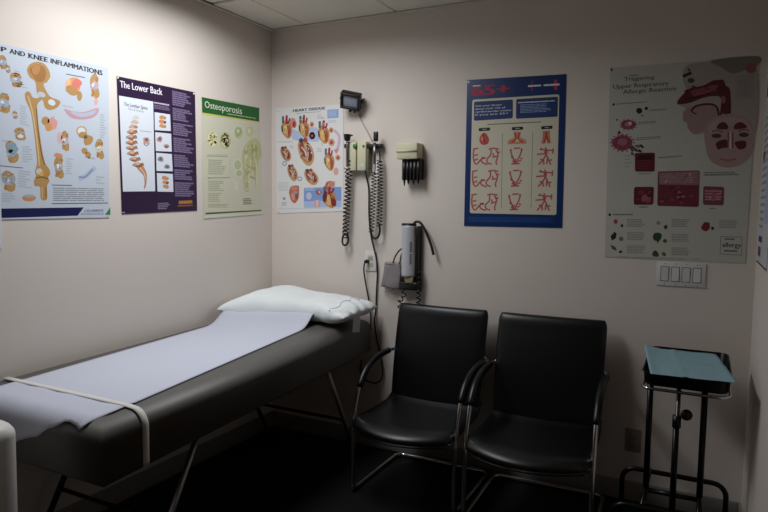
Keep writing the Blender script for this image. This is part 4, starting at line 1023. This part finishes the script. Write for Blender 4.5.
# ------------------------------------------------------------------ instrument stand, tray, drape
TX0, TX1, TY0, TY1, TZ = 2.286, 2.590, -.64, -.13, .757
root = thing('instrument_stand', ((TX0+TX1)/2, -.4, 0), 'dark chrome instrument stand with knob in the right corner', 'stand')
mb = MB(); r_ = .006; z = TZ-r_
def rrect(x0, x1, y0, y1, z, r, n=5):
    P = []
    for cx_, cy_, a0 in ((x1-r, y1-r, 0), (x0+r, y1-r, PI/2), (x0+r, y0+r, PI), (x1-r, y0+r, 1.5*PI)):
        for k in range(n+1): an = a0+PI/2*k/n; P.append(Vector((cx_+r*math.cos(an), cy_+r*math.sin(an), z)))
    return P
fr_ = rrect(TX0-.002, TX1+.002, TY0-.002, TY1+.002, z, .035); mb.tube(fr_+[fr_[0], fr_[1]], r_, M_CHROME, 8, False)
for y in (TY0+.12, TY1-.12): mb.tube([(TX0, y, z), (TX1, y, z)], .005, M_DSTEEL, 8)
mb.build('tray_frame', root)
for x in (2.302, 2.508):
    mb = MB(); mb.tube([(x, -.42, .262), (x, -.42, z)], .0125, M_DSTEEL, 14); mb.build('post', root)
mb = MB(); mb.tube([(2.408, -.43, .12), (2.412, -.43, z)], .009, M_STEEL, 14); mb.tube([(2.408, -.43, .11), (2.408, -.43, .56)], .0125, M_DSTEEL, 14); mb.build('height_rod', root)
mb = MB(); mb.lathe([(.017, 0), (.017, .05)], M_BLACK, Matrix.Translation((2.409, -.43, .545)), 14); col_ = mb.build('collar', root)
mb = MB(); kc = at(686.5, 416, 1, -.47)
mb.lathe([(.006, -.03), (.006, .0), (.02, .002), (.023, .008), (.023, .016), (.018, .02), (.001, .021)], M_BLACK, Matrix.Translation((kc.x, -.455, kc.z)) @ Matrix.Rotation(PI/2-.25, 4, 'X'), 12); mb.build('knob', col_)
def loop(y):
    P = [(2.185, y, .013), (2.185, y, .19)]
    for k in range(1, 6): an = PI/2*k/5; P.append((2.185+.055*(1-math.cos(an)), y, .19+.055*math.sin(an)))
    P += [(2.4, y, .245), (2.56, y, .245)]
    for k in range(1, 6): an = PI/2*k/5; P.append((2.56+.055*math.sin(an), y, .245-.055*(1-math.cos(an))))
    P.append((2.615, y, .013)); return P
for y in (-.2, -.60):
    mb = MB(); mb.tube(loop(y), .0115, M_DSTEEL, 12); lo_ = mb.build('base_loop', root)
    for x in (2.185, 2.615):
        mb = MB(); mb.lathe([(.017, 0), (.018, .006), (.0125, .022)], M_BLACK, Matrix.Translation((x, y, 0)), 12); mb.build('foot', lo_)
mb = MB()
for x in (2.302, 2.508): mb.tube([(x, -.2, .252), (x, -.6, .252)], .0105, M_DSTEEL, 10)
mb.tube([(2.302, -.43, .252), (2.508, -.43, .252)], .0105, M_DSTEEL, 10); mb.tube([(2.408, -.43, .25), (2.408, -.43, .11)], .011, M_DSTEEL, 10)
mb.build('base_bar', root)
# tray
mb = MB(); zb, zt = TZ+.002, TZ+.060
prof = [(.030, zb), (.008, zb+.003), (.002, zb+.012), (0, zt-.006), (-.004, zt), (-.0075, zt-.002)]
rows = [rrect(TX0+d, TX1-d, TY0+d, TY1-d, zz, .035) for d, zz in prof]
V_ = mb.grid(rows, M_DSTEEL, True); mb.bm.faces.new(list(reversed(V_[0])))
inner = [rrect(TX0+d+.002, TX1-d-.002, TY0+d+.002, TY1-d-.002, zz+.001, .033) for d, zz in prof[:5]]
V2 = mb.grid(inner, M_DSTEEL, True); mb.bm.faces.new(V2[0])
o = mb.build('instrument_tray'); setorigin(o, ((TX0+TX1)/2, (TY0+TY1)/2, TZ)); tag(o, 'black rimmed metal tray lying on the instrument stand', 'tray')
# drape
mb = MB(); rows = []
ca = [at(644.3, 347.0, 2, zt+.008), at(716, 354, 2, zt+.006), at(738, 383, 2, zt+.006), at(650.5, 373.5, 2, zt+.006)]  # BL BR FR FL
for i in range(25):
    v = i/24; row = []
    for j in range(25):
        u = j/24; P = ca[3].lerp(ca[2], u).lerp(ca[0].lerp(ca[1], u), v)
        ex = min(u, 1-u, v, 1-v)
        P.z += .002*noise.noise(P*14)+.003*math.exp(-((u-.42)/.02)**2)+.002*math.exp(-((v-.5)/.03)**2)-.006*min(1, ex*8)
        P.z += .012*max(0, 1-((1-v)**2+u**2)**.5*4)
        row.append(P)
    rows.append(row)
mb.grid(rows, M_DRAPE)
o = mb.build('surgical_drape'); setorigin(o, (2.44, -.38, zt)); tag(o, 'turquoise folded paper drape laid over the instrument tray', 'drape')
o.modifiers.new('thickness', 'SOLIDIFY').thickness = .0015

# ------------------------------------------------------------------ white bin at the foot of the couch
bx, by, bh = .565, -2.30, .815
root = thing('waste_bin', (bx, by, 0), 'white rounded bin at the foot of the couch, cut by the photo edge', 'bin')
def sq(hx, hy, z, r): return rrect(bx-hx, bx+hx, by-hy, by+hy, z, r, 7)
mb = MB()
rows = [sq(.145, .125, .0, .05), sq(.15, .13, .01, .055), sq(.160, .143, .30, .06)]
V_ = mb.grid(rows, M_WHITEP, True); mb.bm.faces.new(list(reversed(V_[0]))); mb.bm.faces.new(V_[-1]); mb.build('body', root)
mb = MB(); rows = [sq(.163, .146, .30, .06), sq(.165, .148, .312, .06)]
for k in range(8): an = PI/2*k/7; rows.append(sq(.168-.035*(1-math.cos(an)), .151-.035*(1-math.cos(an)), .775+.04*math.sin(an), .06))
V_ = mb.grid(rows, M_WHITEP, True); mb.bm.faces.new(list(reversed(V_[0]))); mb.bm.faces.new(V_[-1]); ld = mb.build('lid', root)

# ------------------------------------------------------------------ world, camera, view
wd = bpy.data.worlds.new('World'); SC.world = wd; wd.use_nodes = True
wd.node_tree.nodes['Background'].inputs['Color'].default_value = (.034, .024, .017, 1)
cam = bpy.data.cameras.new('Camera'); co = bpy.data.objects.new('Camera', cam); COL.objects.link(co)
cam.sensor_width = 36; cam.lens = FPX/768*36; cam.clip_start = .02
M = Matrix((RT, UP, -FW)).transposed().to_4x4(); M.translation = CAM
co.matrix_world = M; SC.camera = co
SC.view_settings.view_transform = 'Standard'; SC.view_settings.look = 'None'; SC.view_settings.gamma = 1
SC.view_settings.use_curve_mapping = False; SC.view_settings.exposure = 0
